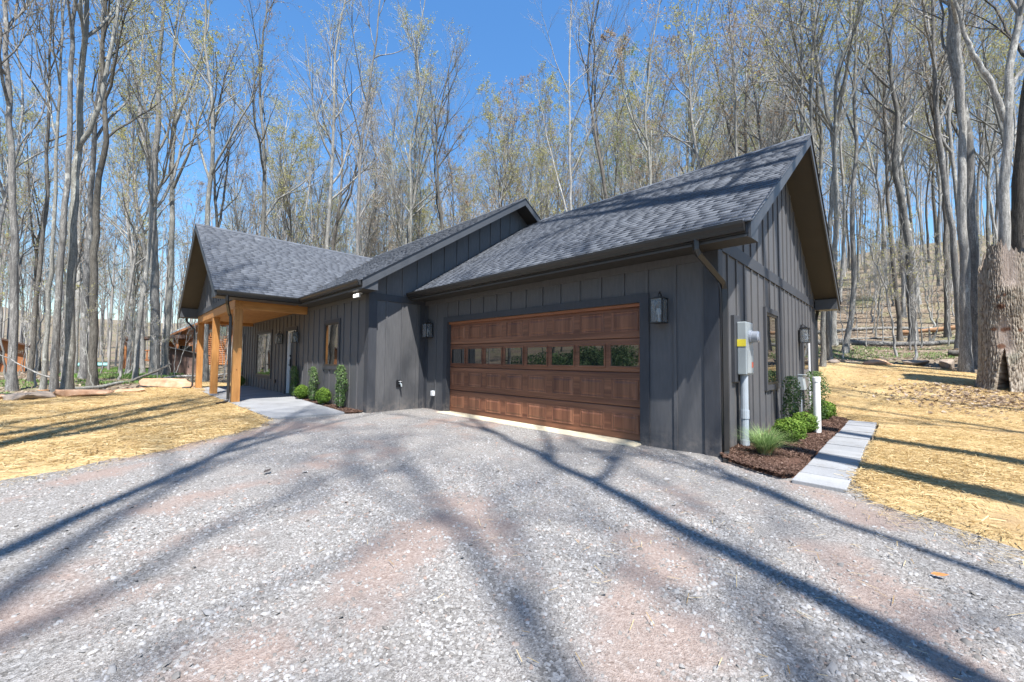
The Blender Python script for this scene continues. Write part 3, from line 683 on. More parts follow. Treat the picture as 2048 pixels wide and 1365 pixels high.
# electric meter
t = thing('electric_meter', 'grey electric meter box with glass dial and conduit on the garage side wall', 'meter', (XR, 1.0, -.05))
MB().box(.001, .045, -.44, -.14, 1.02, 1.96).obj('backer_board', M_TRIM, t)
bx = MB().box(.046, .165, -.33, .03, 1.12, 1.87).obj('meter_box', M_GREYM, t, bevel=.012)
MB().box(.166, .172, -.31, .01, 1.14, 1.47).obj('cover', M_GREYM, bx, bevel=.003)
MB().box(.05, .16, -.336, -.331, 1.52, 1.62).obj('sticker', M_YEL, bx); MB().box(.1725, .174, -.10, -.02, 1.22, 1.30).obj('sticker', M_RED, bx)
MB().tube([(.166, -.14, 1.66), (.19, -.14, 1.66), (.192, -.14, 1.66), (.27, -.14, 1.66), (.285, -.14, 1.66)], [.095, .095, .082, .080, .06], 20).obj('glass_dial', M_CLEAR, bx, smooth=False)
MB().tube([(.10, -.22, 1.125), (.10, -.22, .0)], .052, 14).tube([(.10, -.22, .62), (.10, -.22, .50)], .06, 14).tube([(.10, -.22, .20), (.10, -.22, .12)], .06, 14).tube([(.10, -.22, .10), (.10, -.22, .0)], .058, 14).obj('conduit', M_GREYP, t, smooth=False)
# grey utility box by the side door
t = thing('utility_box', 'small grey sloped utility box on the wall under the side lantern', 'utility box', (XR, 5.45, .64))
MB().extrude([(.001, 0), (.14, 0), (.10, .33), (.001, .33)], 'y', -.14, .14).obj('cover', M_GREYM, t, bevel=.006)
MB().box(.001, .15, -.15, .15, .33, .345).obj('lid', M_GREYM, t)
MB().tube([(.05, 0, 0), (.05, 0, -.62)], .017, 8).obj('conduit', M_GREYP, t)
# white vent pipe
t = thing('vent_pipe', 'white plastic standpipe with cap in the side mulch bed', 'pipe', (1.735, 2.87, .0))
MB().tube([(0, 0, -.05), (0, 0, .95)], .052, 18).obj('pipe', M_PVC, t); MB().tube([(0, 0, .93), (0, 0, 1.0), (0, 0, 1.012)], [.06, .06, .055], 18).obj('cap', M_PVC, t)
# flood light
t = thing('flood_light', 'twin white security flood light under the main eave corner', 'light', (-6.02, -1.66, 2.764))
MB().tube([(0, 0, 0), (0, 0, -.03)], .055, 14).obj('base', M_WHITE, t)
for sx in (-1, 1):
    hd = MB().tube([(sx*.03, 0, -.03), (sx*.075, -.04, -.055)], .018, 8).extrude([(sx*.075-.065, -.12), (sx*.075+.065, -.12), (sx*.075+.065, -.035), (sx*.075-.065, -.035)], 'y', -.09, -.05).obj('lamp_head', M_WHITE, t)
    MB().box(sx*.075-.055, sx*.075+.055, -.0955, -.0905, -.11, -.045).obj('lens', M_BULB, hd)
# outlet covers and hose bib
t = thing('hose_bib', 'black hose spigot with square plate on the return wall', 'spigot', (XM, -.71, .66))
MB().box(.001, .03, -.07, .07, -.08, .08).obj('plate', M_BLACK, t, bevel=.004)
MB().tube([(.03, 0, .0), (.10, 0, 0), (.13, 0, -.02), (.14, 0, -.07)], .018, 8).obj('spout', M_GREYM, t); MB().tube([(.075, 0, .015), (.075, 0, .05)], .009, 6).tube([(.075, 0, .05), (.075, 0, .06)], .04, 10).obj('handle', M_WHITE, t)
t = thing('outlet_cover', 'white weatherproof outlet cover low on the wall left of the garage door', 'outlet', (-5.39, -.021, .42))
MB().box(-.05, .05, -.07, -.001, -.06, .06).obj('cover', M_WHITE, t, bevel=.008); MB().box(-.055, .055, -.03, 0, .06, .07).obj('hinge', M_GREYM, t)
t = thing('outlet_cover', 'small dark outlet cover between the big porch window and the front door', 'outlet', (-13.2, YM-.001, .42))
MB().box(-.04, .04, -.05, 0, -.06, .06).obj('cover', M_GUT, t, bevel=.006); MB().box(-.045, .045, -.02, 0, .06, .068).obj('hinge', M_GUT, t)

# ---------------------------------------------------------------- planting
def leafcloud(c, half, n, size, shape='ball', rs=None, surf=.75):
    """leaf quads through a volume, denser at its skin"""
    r = rs or rng; d = r.normal(size=(n, 3)); d /= np.linalg.norm(d, axis=1)[:, None]
    rad = np.where(r.random(n) < surf, r.uniform(.82, 1.04, n), r.uniform(.25, .9, n))
    lump = 1+.10*np.sin(5*d[:, 0]+3)*np.sin(4*d[:, 1]+1)+.08*np.sin(7*d[:, 2]+5*d[:, 0])
    if shape == 'column':
        a = r.uniform(0, 6.283, n); z = r.uniform(-1, 1, n); q = np.sqrt(r.uniform(.15, 1, n))*(1.0+.22*np.sin(4.3*z+a*1.0)+.15*np.sin(9*z+2*a))*np.clip(1.12-np.abs(z)**4*.55, .2, 2)
        P = np.c_[np.cos(a)*q, np.sin(a)*q, z]; nrm = np.c_[np.cos(a), np.sin(a), z*.3]
    else:
        P = d*(rad*lump)[:, None]; nrm = d
    P = np.asarray(c)+P*np.asarray(half)
    nrm = nrm+r.normal(0, .55, (n, 3)); nrm /= np.linalg.norm(nrm, axis=1)[:, None]
    up = np.cross(nrm, r.normal(size=(n, 3))); up /= np.linalg.norm(up, axis=1)[:, None]; w = np.cross(nrm, up)
    L = r.uniform(size*.7, size*1.3, n)[:, None]
    V = np.stack([P-up*L*.5, P+w*L*.3+nrm*L*.1, P+up*L*.5, P-w*L*.3+nrm*L*.1], 1).reshape(-1, 3)
    return V, np.arange(4*n).reshape(-1, 4)
def shrub(name, label, cat, loc, half, n, size, mat, shape='ball', seed=0, group=None):
    r = np.random.default_rng(seed); t = thing(name, label, cat, loc, 0, group)
    V, F = leafcloud((0, 0, half[2]*1.04+.02), half, n, size, shape, r)
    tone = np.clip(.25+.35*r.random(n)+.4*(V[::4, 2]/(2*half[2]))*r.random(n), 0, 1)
    link('foliage', rawmesh('foliage', V, F, mat, None, {'tone': tone}), t)
    st = MB()
    for k in range(7):
        a = r.uniform(0, 6.28); q = r.uniform(.2, .75)
        st.tube([(0.02*math.cos(a), .02*math.sin(a), -.03), (half[0]*q*.4*math.cos(a), half[1]*q*.4*math.sin(a), half[2]*.8), (half[0]*q*math.cos(a), half[1]*q*math.sin(a), half[2]*r.uniform(1.2, 1.8))], [.009, .006, .002], 5)
    st.obj('stems', M_TWIG, t)
    return t
HG, BG = 'upright hollies at the walls', 'round boxwood shrubs at the walls'
zl = lambda x, y: float(ZL(x, y)); zr = lambda x, y: float(ZR(x, y))
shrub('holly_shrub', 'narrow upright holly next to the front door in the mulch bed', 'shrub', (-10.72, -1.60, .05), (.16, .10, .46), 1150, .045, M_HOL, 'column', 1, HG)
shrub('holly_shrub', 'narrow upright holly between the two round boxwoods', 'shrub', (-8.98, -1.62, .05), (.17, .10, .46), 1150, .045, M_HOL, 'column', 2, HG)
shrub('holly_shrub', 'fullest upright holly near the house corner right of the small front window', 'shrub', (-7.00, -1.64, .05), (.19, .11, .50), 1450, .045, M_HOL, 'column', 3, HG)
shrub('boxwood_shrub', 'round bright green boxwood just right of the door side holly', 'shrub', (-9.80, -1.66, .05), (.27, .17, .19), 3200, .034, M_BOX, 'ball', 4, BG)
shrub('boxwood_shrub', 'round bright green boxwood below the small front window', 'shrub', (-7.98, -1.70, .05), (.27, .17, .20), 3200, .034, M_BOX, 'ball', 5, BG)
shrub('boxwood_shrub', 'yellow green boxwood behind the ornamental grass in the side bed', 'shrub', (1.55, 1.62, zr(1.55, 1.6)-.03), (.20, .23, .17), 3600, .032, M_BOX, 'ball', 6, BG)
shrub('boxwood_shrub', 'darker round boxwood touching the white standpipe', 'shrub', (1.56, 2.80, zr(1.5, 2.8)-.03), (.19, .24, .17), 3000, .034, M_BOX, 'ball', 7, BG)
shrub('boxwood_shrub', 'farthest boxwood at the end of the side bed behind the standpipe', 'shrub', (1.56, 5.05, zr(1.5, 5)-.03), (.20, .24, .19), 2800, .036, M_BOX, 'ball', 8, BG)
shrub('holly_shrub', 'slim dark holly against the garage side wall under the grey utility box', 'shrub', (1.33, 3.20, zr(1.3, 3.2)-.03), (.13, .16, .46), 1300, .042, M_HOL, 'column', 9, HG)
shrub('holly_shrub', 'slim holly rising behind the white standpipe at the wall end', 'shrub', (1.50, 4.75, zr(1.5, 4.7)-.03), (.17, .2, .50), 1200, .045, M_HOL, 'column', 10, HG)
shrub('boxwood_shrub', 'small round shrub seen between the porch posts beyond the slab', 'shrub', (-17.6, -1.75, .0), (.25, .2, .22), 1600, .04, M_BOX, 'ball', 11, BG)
def blades(n, base_r, h, bend, wid, r, c=(0, 0, 0)):
    a = r.uniform(0, 6.283, n); q = np.sqrt(r.random(n))*base_r; b = np.c_[c[0]+np.cos(a)*q, c[1]+np.sin(a)*q, np.full(n, c[2])]
    az = a+r.normal(0, .5, n); hh = h*r.uniform(.55, 1.1, n); bd = bend*r.uniform(.3, 1.2, n)
    out = np.c_[np.cos(az), np.sin(az), np.zeros(n)]; side = np.c_[-np.sin(az), np.cos(az), np.zeros(n)]*wid
    pts = []
    for t in (0, .35, .7, 1.):
        p = b+out*(bd*t**1.8)[:, None]; p[:, 2] += hh*(t-.28*t**3*(bd/bend))
        w = side*(1-t**2*.95); pts += [p-w, p+w]
    V = np.stack(pts, 1).reshape(-1, 3); i = np.arange(n)[:, None]*8
    F = np.vstack([i+np.array([[0, 1, 3, 2]])+2*k for k in range(3)]); return V, F
t = thing('ornamental_grass', 'arching clump of ornamental grass at the front of the side mulch bed', 'grass', (1.50, .38, zr(1.5, .38)))
r_ = np.random.default_rng(12); V, F = blades(620, .07, .42, .34, .0032, r_)
link('blades', rawmesh('blades', V, F, M_OGR, None, {'tone': np.tile(r_.random(620), 3)}), t)
V, F = blades(160, .08, .16, .12, .003, r_)
link('old_growth', rawmesh('old_growth', V, F, simple('dry_grass', (.45, .35, .17), .9), None, {'tone': np.tile(r_.random(160), 3)}), t)

# ---------------------------------------------------------------- rocks, stump, logs
def rock(label, loc, size, rz, seed, mat, name='boulder', group=None):
    r = np.random.default_rng(seed); nu, nv = 28, 16; V = []
    cuts = [(r.normal(size=3)*np.array([1, 1, .7]), r.uniform(.42, .85)) for _ in range(16)]; cuts = [(c/np.linalg.norm(c), d) for c, d in cuts]
    for j in range(nv+1):
        ph = -math.pi/2+math.pi*j/nv
        for i in range(nu):
            th = 2*math.pi*i/nu; sg = lambda q, e: math.copysign(abs(q)**e, q)
            p = np.array([sg(math.cos(th), .6)*abs(math.cos(ph))**.6, sg(math.sin(th), .6)*abs(math.cos(ph))**.6, sg(math.sin(ph), .7)])
            for c, d in cuts:
                k = p@c-d
                if k > 0: p = p-c*k*.96
            p = p*(1+.05*math.sin(7*p[0]+seed)*math.sin(6*p[1]+2)+.02*r.normal()); V.append(p*np.array(size)/2)
    V = np.array(V); V[:, 2] += size[2]*.28; idx = np.arange(nu*(nv+1)).reshape(nv+1, nu)
    F = np.stack([idx[:-1], np.roll(idx, -1, 1)[:-1], np.roll(idx, -1, 1)[1:], idx[1:]], -1).reshape(-1, 4)
    o = link(name, rawmesh(name, V, F, mat)); o.location = loc; o.rotation_euler = (0, 0, rz); tag(o, label, 'rock', group); return o
def rock_mat(name, a, b):
    M = Mat(name); f = M.noise(4, 6, M.pos(), .65); M.col(M.ramp(f, [(.3, a), (.7, b)])).set(rough=.92, spec=.15); M.bump(M.noise(18, 5, M.pos(), .7), .6, .02); return M.m
M_ROCKO, M_ROCKG = rock_mat('tan_sandstone', (.34, .19, .11), (.56, .37, .25)), rock_mat('grey_sandstone', (.20, .165, .135), (.38, .31, .25))
def hz(x, y): return float(H(x, y))
GL, GRk = 'stones along the straw edge by the woods', 'stones along the far edge of the side straw'
rock('long flat tan stone at the straw edge below the pair of tall trunks', (-14.75, -6.25, .03), (1.75, .62, .34), 1.35, 1, M_ROCKO, 'boulder', GL)
rock('low pale flat stone halfway between the long tan stone and the porch', (-15.9, -5.1, .0), (1.25, .7, .24), 1.0, 2, M_ROCKO, 'boulder', GL)
rock('big rounded tan stone beside the porch downspout', (-18.7, -3.9, .0), (2.2, 1.0, .55), .95, 3, M_ROCKO, 'boulder', GL)
rock('grey brown mound of stone at the left border of the picture', (-14.5, -7.35, .0), (1.3, .9, .38), 1.4, 4, M_ROCKG, 'boulder', GL)
rock('small reddish stone lying before the sawn stump', (-15.0, -7.75, .0), (.8, .5, .2), 1.2, 5, M_ROCKO, 'boulder', GL)
rock('low stone nearest the rear corner of the garage', (.75, 14.9, hz(.7, 14.9)-.04), (.65, .45, .30), .1, 6, M_ROCKG, 'boulder', GRk)
rock('longest stone slab at the far straw edge behind the garage', (1.95, 15.0, hz(1.9, 15)-.06), (1.25, .6, .42), .05, 7, M_ROCKO, 'boulder', GRk)
rock('brown lens shaped stone right of the longest slab', (3.05, 14.95, hz(3, 15)-.05), (.85, .5, .42), -.1, 8, M_ROCKG, 'boulder', GRk)
rock('angular upright stone in front of the pale beech', (3.85, 14.2, hz(3.85, 14.2)-.05), (.42, .4, .5), .5, 9, M_ROCKG, 'boulder', GRk)
t = thing('tree_stump', 'small freshly sawn orange stump at the straw edge', 'stump', (-15.45, -7.05, 0))
MB().lathe([(.17, -.05), (.15, .05), (.135, .16), (.13, .22)], (0, 0, 0), 14).obj('bark', M_BARK, t); MB().lathe([(.125, .2205), (.125, .226), (.0, .227)], (0, 0, 0), 14).obj('cut_face', simple('fresh_cut_wood', (.55, .26, .09), .8, .2, 14), t)
def log(label, a, b, r0, r1, mat, seed=0, lift=(0, 0), cat='log', name='fallen_log', kids=0):
    r = np.random.default_rng(seed); n = 14; P = []
    for k in range(n):
        s = k/(n-1); bw = .05*math.sin(s*5+seed)*math.hypot(b[0]-a[0], b[1]-a[1])*.6; x = a[0]+(b[0]-a[0])*s+r.normal(0, .02)+bw*.6; y = a[1]+(b[1]-a[1])*s+r.normal(0, .03)+bw*.5
        rr = r0+(r1-r0)*s; P.append((x, y, hz(x, y)+rr*.7+lift[0]*(1-s)+lift[1]*s))
    c = P[0]; t = thing(name, label, cat, c)
    Q = [tuple(np.array(p)-np.array(c)) for p in P]
    MB().tube(Q, [(r0+(r1-r0)*k/(n-1))*(1+.08*r.normal()) for k in range(n)], 9).obj('trunk', mat, t, smooth=True)
    for k in range(kids):
        i = int(r.integers(3, n-2)); d = np.array([r.normal(), r.normal(), abs(r.normal())+.4]); d = d/np.linalg.norm(d)*r.uniform(.3, .9)
        q = np.array(Q[i]); MB().tube([q, q+d*.5, q+d+np.array([0, 0, .1])], [r1*.6, r1*.4, .006], 5).obj('branch', mat, t)
log('pale fallen trunk along the straw edge between the stump and the porch', (-16.2, -6.95), (-22.2, -5.0), .11, .07, M_BARK2, 1)
log('short dark fallen log at the left border behind the mound of stone', (-15.6, -8.2), (-15.9, -7.0), .09, .07, M_BARKD, 2)
log('bent dead branch propped across the trunks in the left woods', (-17.0, -6.35), (-18.6, -8.6), .035, .015, M_BARK, 3, (0, 1.5), 'branch', 'dead_branch', 3)
log('dark dead branch leaning up toward the forked tree by the porch', (-21.5, -5.1), (-23.5, -3.6), .06, .03, M_BARKD, 4, (0, .9), 'branch', 'dead_branch', 3)
log('pale fallen log lying in the grass behind the porch posts', (-25.0, -3.5), (-33, 1.0), .10, .07, M_BARK2, 5)
log('long brown fallen trunk crossing the slope behind the rear eave', (-.5, 19.3), (5.0, 20.6), .16, .11, M_BARK, 6, (0, 0), kids=2)
log('upper thin fallen trunk higher on the slope beyond the long brown one', (-1.5, 24.0), (8.0, 24.8), .13, .07, M_BARK, 7, kids=3)
log('rust brown fallen trunk slanting up the slope left of the beech', (2.6, 22.4), (6.4, 23.3), .12, .08, simple('rotting_wood', (.30, .17, .09), .9, .3, 8), 8, (.1, .3))
log('grey fallen log low beside the beech roots', (4.0, 16.6), (6.2, 16.2), .13, .1, M_BARKD, 9)
log('thin grey fallen pole on the slope behind the longest stone slab', (-1, 21.5), (3.2, 22.2), .06, .04, M_BARK2, 10)
# small things on the drive
def flatleaf(label, loc, s, rz, mat, name, cat):
    b = MB(); pr = [(0, 0, 0), (.25, .22, .03), (.6, .26, .0), (1, 0, .06), (.6, -.25, .04), (.25, -.2, .0)]
    b.face([(p[0]*s, p[1]*s, p[2]*s+.01) for p in pr[:4]]); b.face([(pr[k][0]*s, pr[k][1]*s, pr[k][2]*s+.01) for k in (0, 3, 4, 5)])
    o = b.obj(name, mat); o.location = loc; o.rotation_euler = (0.1, -.1, rz); tag(o, label, cat)
flatleaf('single orange brown dead leaf on the right side of the drive', (2.88, -2.20, .03), .08, .3, simple('dead_leaf', (.45, .17, .05), .7), 'fallen_leaf', 'leaf')
flatleaf('single dark curled leaf on the left half of the drive', (-2.0, -4.41, .03), .10, 2.2, simple('dark_leaf', (.04, .03, .025), .7), 'fallen_leaf', 'leaf')

# ---------------------------------------------------------------- broken hollow trunk
def snag():
    t = thing('broken_trunk', 'massive broken hollow tree trunk with ridged bark at the right border', 'tree', (4.86, 11.60, hz(4.86, 11.6)-.15))
    na, nh = 300, 120; a = np.linspace(0, 2*math.pi, na, endpoint=False); hh = 3.95
    hol = math.atan2(CAM[1]-11.6, CAM[0]-4.86)-.24                       # hollow faces the drive
    A, Zt = np.meshgrid(a, np.linspace(0, 1, nh))
    d = (A-hol+math.pi) % (2*math.pi)-math.pi
    top = hh*(.93+.04*np.sin(3*A+1)+.07*vnoise(A*3, A*0, .4, 3)+.16*vnoise(A*16, A*0, .5, 5)*vnoise(A*5, A*0, .6, 8))-.55*sst(.5, 1.1, -d)*sst(2.4, 1.3, -d)
    Z = Zt*top
    R = .56+.11*np.exp(-Z/.40)+.07*np.exp(-Z/.22)*(.5+.5*np.cos(4*A+.6))+.03*np.sin(2*A+Z*.6)-.028*Z
    strip = np.exp(-((d-.05-.08*np.sin(Z*2))/.30)**2)*sst(.95, 1.25, Z)*sst(2.3, 1.6, Z)          # bare wood scar
    scarT = np.exp(-((d-.35)/.42)**2)*sst(2.75, 3.05, Z)
    smooth_m = np.clip(strip+scarT, 0, 1)
    rid = np.abs(np.sin(A*40+3.4*vnoise(A*5, Z*1.6, .35, 9)+1.6*vnoise(A*11, Z*2.5, .3, 6)))*sst(.10, .34, np.abs((Z*5.5+3*vnoise(A*9, Z, .5, 1)) % 1-.5)+.12)
    blk = vnoise(A*9, Z*1.2, .22, 2)
    R = R+(.030*rid**.6*(.6+.8*blk)-.02+.012*vnoise(A*30, Z, .05, 4))*(1-smooth_m)-.05*smooth_m
    hw = .19*np.clip(1.0-(Z-.05)/1.15, 0, 1)**.75+.01
    hole = sst(1.15, .75, np.abs(d+.03-.05*Z)/np.maximum(hw, 1e-3))*sst(1.22, 1.05, Z)*sst(.0, .10, Z)
    R = R-.52*hole
    X, Y = np.cos(A)*R, np.sin(A)*R
    fl = np.clip(smooth_m*1.2, 0, 1); knob = np.zeros_like(R)
    for (dd, zz, s) in ((-.02, 2.35, .10), (-.30, 1.75, .07), (.03, 1.72, .08), (.20, 1.74, .06), (-.12, 2.62, .05), (.12, 2.66, .05), (-.06, 1.28, .09), (.62, 1.7, .05)):
        knob = np.maximum(knob, sst(1, .6, np.hypot((d-dd)*.5/s, (Z-zz)/s)))
    idx = np.arange(na*nh).reshape(nh, na); nx = np.roll(idx, -1, 1)
    F = np.stack([idx[:-1], nx[:-1], nx[1:], idx[1:]], -1).reshape(-1, 4)
    M = Mat('snag_bark'); w, k, ho = M.attr('wood'), M.attr('knob'), M.attr('ridge')
    c = M.ramp(ho, [(.1, (.075, .058, .042)), (.5, (.27, .225, .175)), (.9, (.48, .43, .355))])
    c = M.mix(M.ramp(M.noise(3, 5, M.pos()), [(.55, (0, 0, 0)), (.7, (.6, .6, .6))]), c, (.30, .30, .24))
    wd = M.ramp(M.noise(8, 5, M.pos((3, 3, .25))), [(.3, (.22, .17, .135)), (.7, (.50, .42, .36))])
    c = M.mix(w, c, wd); c = M.mix(k, c, (.15, .07, .04)); M.col(c).set(rough=.95, spec=.1); M.bump(M.noise(40, 5, M.pos((1, 1, .4)), .7), .8, .02)
    sh = link('shell', rawmesh('shell', np.stack([X, Y, Z], -1).reshape(-1, 3), F, M.m, None, {'wood': fl.ravel(), 'knob': (knob*.9).ravel(), 'ridge': (rid*.6+blk*.4).ravel()}, True), t)
    n2 = 24; a2 = np.linspace(0, 2*math.pi, 60, endpoint=False); V = [(0, 0, 2.6)]; 
    for q in (.35, .7, .97):
        for x in a2:
            tz = np.interp(x, a, top[-1]); rr = np.interp(x, a, R[-1])*q; V.append((math.cos(x)*rr, math.sin(x)*rr, 2.6+(tz-2.6)*q**2+.1*vnoise(x*8, q*3, .3, 2)-.02))
    Fi = [np.array([[0, 1+i, 1+(i+1) % 60] for i in range(60)]), np.array([[1+60*r+i, 1+60*(r+1)+i, 1+60*(r+1)+(i+1) % 60, 1+60*r+(i+1) % 60] for r in range(2) for i in range(60)])]
    link('splintered_core', rawmesh('splintered_core', np.array(V, float), Fi, rock_mat('splintered_wood', (.15, .11, .08), (.36, .30, .24))), t)
snag()

# ---------------------------------------------------------------- trees
def tubes(P, R, sides):
    """P (N,S,3) paths, R (N,S) radii -> verts, quads"""
    N, S, _ = P.shape
    T = np.gradient(P, axis=1); T /= np.linalg.norm(T, axis=2, keepdims=True)+1e-9
    ref = np.where(np.abs(T[:, :1, 2:3]) > .9, np.array([1., 0, 0]), np.array([0, 0, 1.]))
    U = np.cross(T, np.broadcast_to(ref, T.shape)); U /= np.linalg.norm(U, axis=2, keepdims=True)+1e-9; W = np.cross(T, U)
    a = np.arange(sides)*2*math.pi/sides
    V = P[:, :, None]+(U[:, :, None]*np.cos(a)[:, None]+W[:, :, None]*np.sin(a)[:, None])*R[:, :, None, None]
    idx = np.arange(N*S*sides).reshape(N, S, sides); nx = np.roll(idx, -1, 2)
    F = np.stack([idx[:, :-1], nx[:, :-1], nx[:, 1:], idx[:, 1:]], -1).reshape(-1, 4)
    return V.reshape(-1, 3), F
def spawn(P, R, L, n, t0, t1, ang, lf, S, up, wob, r, rr, taper=.55, even=False):
    N, S1, _ = P.shape
    t = r.uniform(t0, t1, (N, n))
    if even: t = np.sort((np.arange(n)[None]+r.random((N, n)))/n*(t1-t0)+t0, 1)
    f = t*(S1-1); i = np.minimum(f.astype(int), S1-2); f = (f-i)[..., None]; k = np.arange(N)[:, None]
    base = P[k, i]*(1-f)+P[k, i+1]*f; tan = P[k, i+1]-P[k, i]; tan /= np.linalg.norm(tan, axis=2, keepdims=True)+1e-9
    rad = R[k, i]*(1-f[..., 0])+R[k, i+1]*f[..., 0]
    q = r.normal(size=(N, n, 3)); q -= tan*(q*tan).sum(2, keepdims=True); q /= np.linalg.norm(q, axis=2, keepdims=True)+1e-9
    a = np.radians(r.uniform(ang[0], ang[1], (N, n)))[..., None]
    d = np.cos(a)*tan+np.sin(a)*q; ln = L[:, None]*lf*(1-taper*(t-t0)/(t1-t0+1e-6))*r.uniform(.7, 1.3, (N, n))
    d = d.reshape(-1, 3); p = base.reshape(-1, 3); ln = ln.ravel(); out = [p]
    for s in range(S):
        d = d+np.array([0, 0, up])+wob*r.normal(size=d.shape); d /= np.linalg.norm(d, axis=1)[:, None]
        p = p+d*(ln/S)[:, None]; out.append(p)
    P2 = np.stack(out, 1); r0 = np.minimum(rad.ravel()*.7, np.maximum(ln*rr, .004)); R2 = r0[:, None]*np.linspace(1, .28, S+1)[None]
    return P2, R2, ln
def spline(pts, n, r, wob):
    p = np.asarray(pts, float); d = np.r_[0, np.cumsum(np.linalg.norm(np.diff(p, axis=0), axis=1))]; q = np.linspace(0, d[-1], n); out = np.zeros((n, 3))
    # Catmull-Rom
    for k, s in enumerate(q):
        i = min(np.searchsorted(d, s, 'right')-1, len(p)-2); u = (s-d[i])/(d[i+1]-d[i]+1e-9); p0, p1, p2, p3 = p[max(i-1, 0)], p[i], p[i+1], p[min(i+2, len(p)-1)]
        out[k] = .5*((2*p1)+(-p0+p2)*u+(2*p0-5*p1+4*p2-p3)*u*u+(-p0+3*p1-3*p2+p3)*u**3)
    out[1:, :2] += r.normal(0, wob, (n-1, 2)); return out
def tree_meshes(seed, stems, n1, first, leafmat, nleaf, barkmat, dens=3, lsize=.055, spread=1.):
    """stems: list of (points, base radius). returns trunk mesh, crown mesh"""
    r = np.random.default_rng(seed); TV, TF, off = [], [], 0; CV, CF, co = [], [], 0; twigs = []
    for si, (pts, r0) in enumerate(stems):
        n = 26; P = spline(pts, n, r, .02); Hh = P[-1, 2]-P[0, 2]; s = np.linspace(0, 1, n)
        R = r0*(1-.86*s**1.15)
        if si == 0: R = R*(1+.55*np.exp(-(P[:, 2]-P[0, 2])/.28)); P[0, 2] -= .12
        R = np.maximum(R, .012); V, F = tubes(P[None], R[None], 11); TV.append(V); TF.append(F+off); off += len(V)
        P1, R1, L1 = spawn(P[None], R[None], np.array([Hh]), n1, first, .985, (16*spread, 42*spread), .24, 7, .09, .12, r, .0115, .62, True)
        V, F = tubes(P1, R1, 6); TV.append(V); TF.append(F+off); off += len(V)
        P2, R2, L2 = spawn(P1, R1, L1, 6, .22, 1, (18, 46), .5, 5, .10, .14, r, .0105)
        V, F = tubes(P2, R2, 4); TV.append(V); TF.append(F+off); off += len(V)
        P3, R3, L3 = spawn(P2, R2, L2, 5, .2, 1, (18, 50), .58, 3, .10, .16, r, .010, .4)
        V, F = tubes(P3, np.maximum(R3, .0035), 3); CV.append(V); CF.append(F+co); co += len(V)
        P4, R4, L4 = spawn(P3, R3, L3, dens, .2, 1, (18, 48), .62, 2, .08, .16, r, .009, .3)
        V, F = tubes(P4, np.maximum(R4, .003), 3); CV.append(V); CF.append(F+co); co += len(V); twigs.append(P4)
    tm = rawmesh('trunk', np.vstack(TV), np.vstack(TF), barkmat, None, None, True)
    nt = sum(len(f) for f in CF); mi = [np.zeros(nt)]; tone = [np.zeros(nt)]
    if nleaf > 0:
        P4 = np.vstack(twigs); k = int(len(P4)*nleaf); i = r.integers(0, len(P4), k); j = r.integers(1, 3, k)
        c = P4[i, j]+r.normal(0, .05, (k, 3)); nr = r.normal(size=(k, 3)); nr /= np.linalg.norm(nr, axis=1)[:, None]
        u = np.cross(nr, r.normal(size=(k, 3))); u /= np.linalg.norm(u, axis=1)[:, None]; w = np.cross(nr, u); L = r.uniform(.6, 1.4, k)[:, None]*lsize
        V = np.stack([c-u*L*.6, c+w*L*.42, c+u*L*.6, c-w*L*.42], 1).reshape(-1, 3); CV.append(V); CF.append(np.arange(4*k).reshape(-1, 4)+co)
        mi.append(np.ones(k)); tone.append(r.random(k))
    cm = rawmesh('crown', np.vstack(CV), np.vstack(CF), [M_TWIG, leafmat], np.concatenate(mi).astype(int), {'tone': np.concatenate(tone)})
    return tm, cm
def put_tree(name, label, loc, tm, cm, rz=0, sc=1., group=None, tilt=(0, 0)):
    t = thing(name, label, 'tree', loc, rz, group); t.scale = (sc, sc, sc); t.rotation_euler = (tilt[0], tilt[1], rz)
    link('trunk', tm, t); link('crown', cm, t); return t

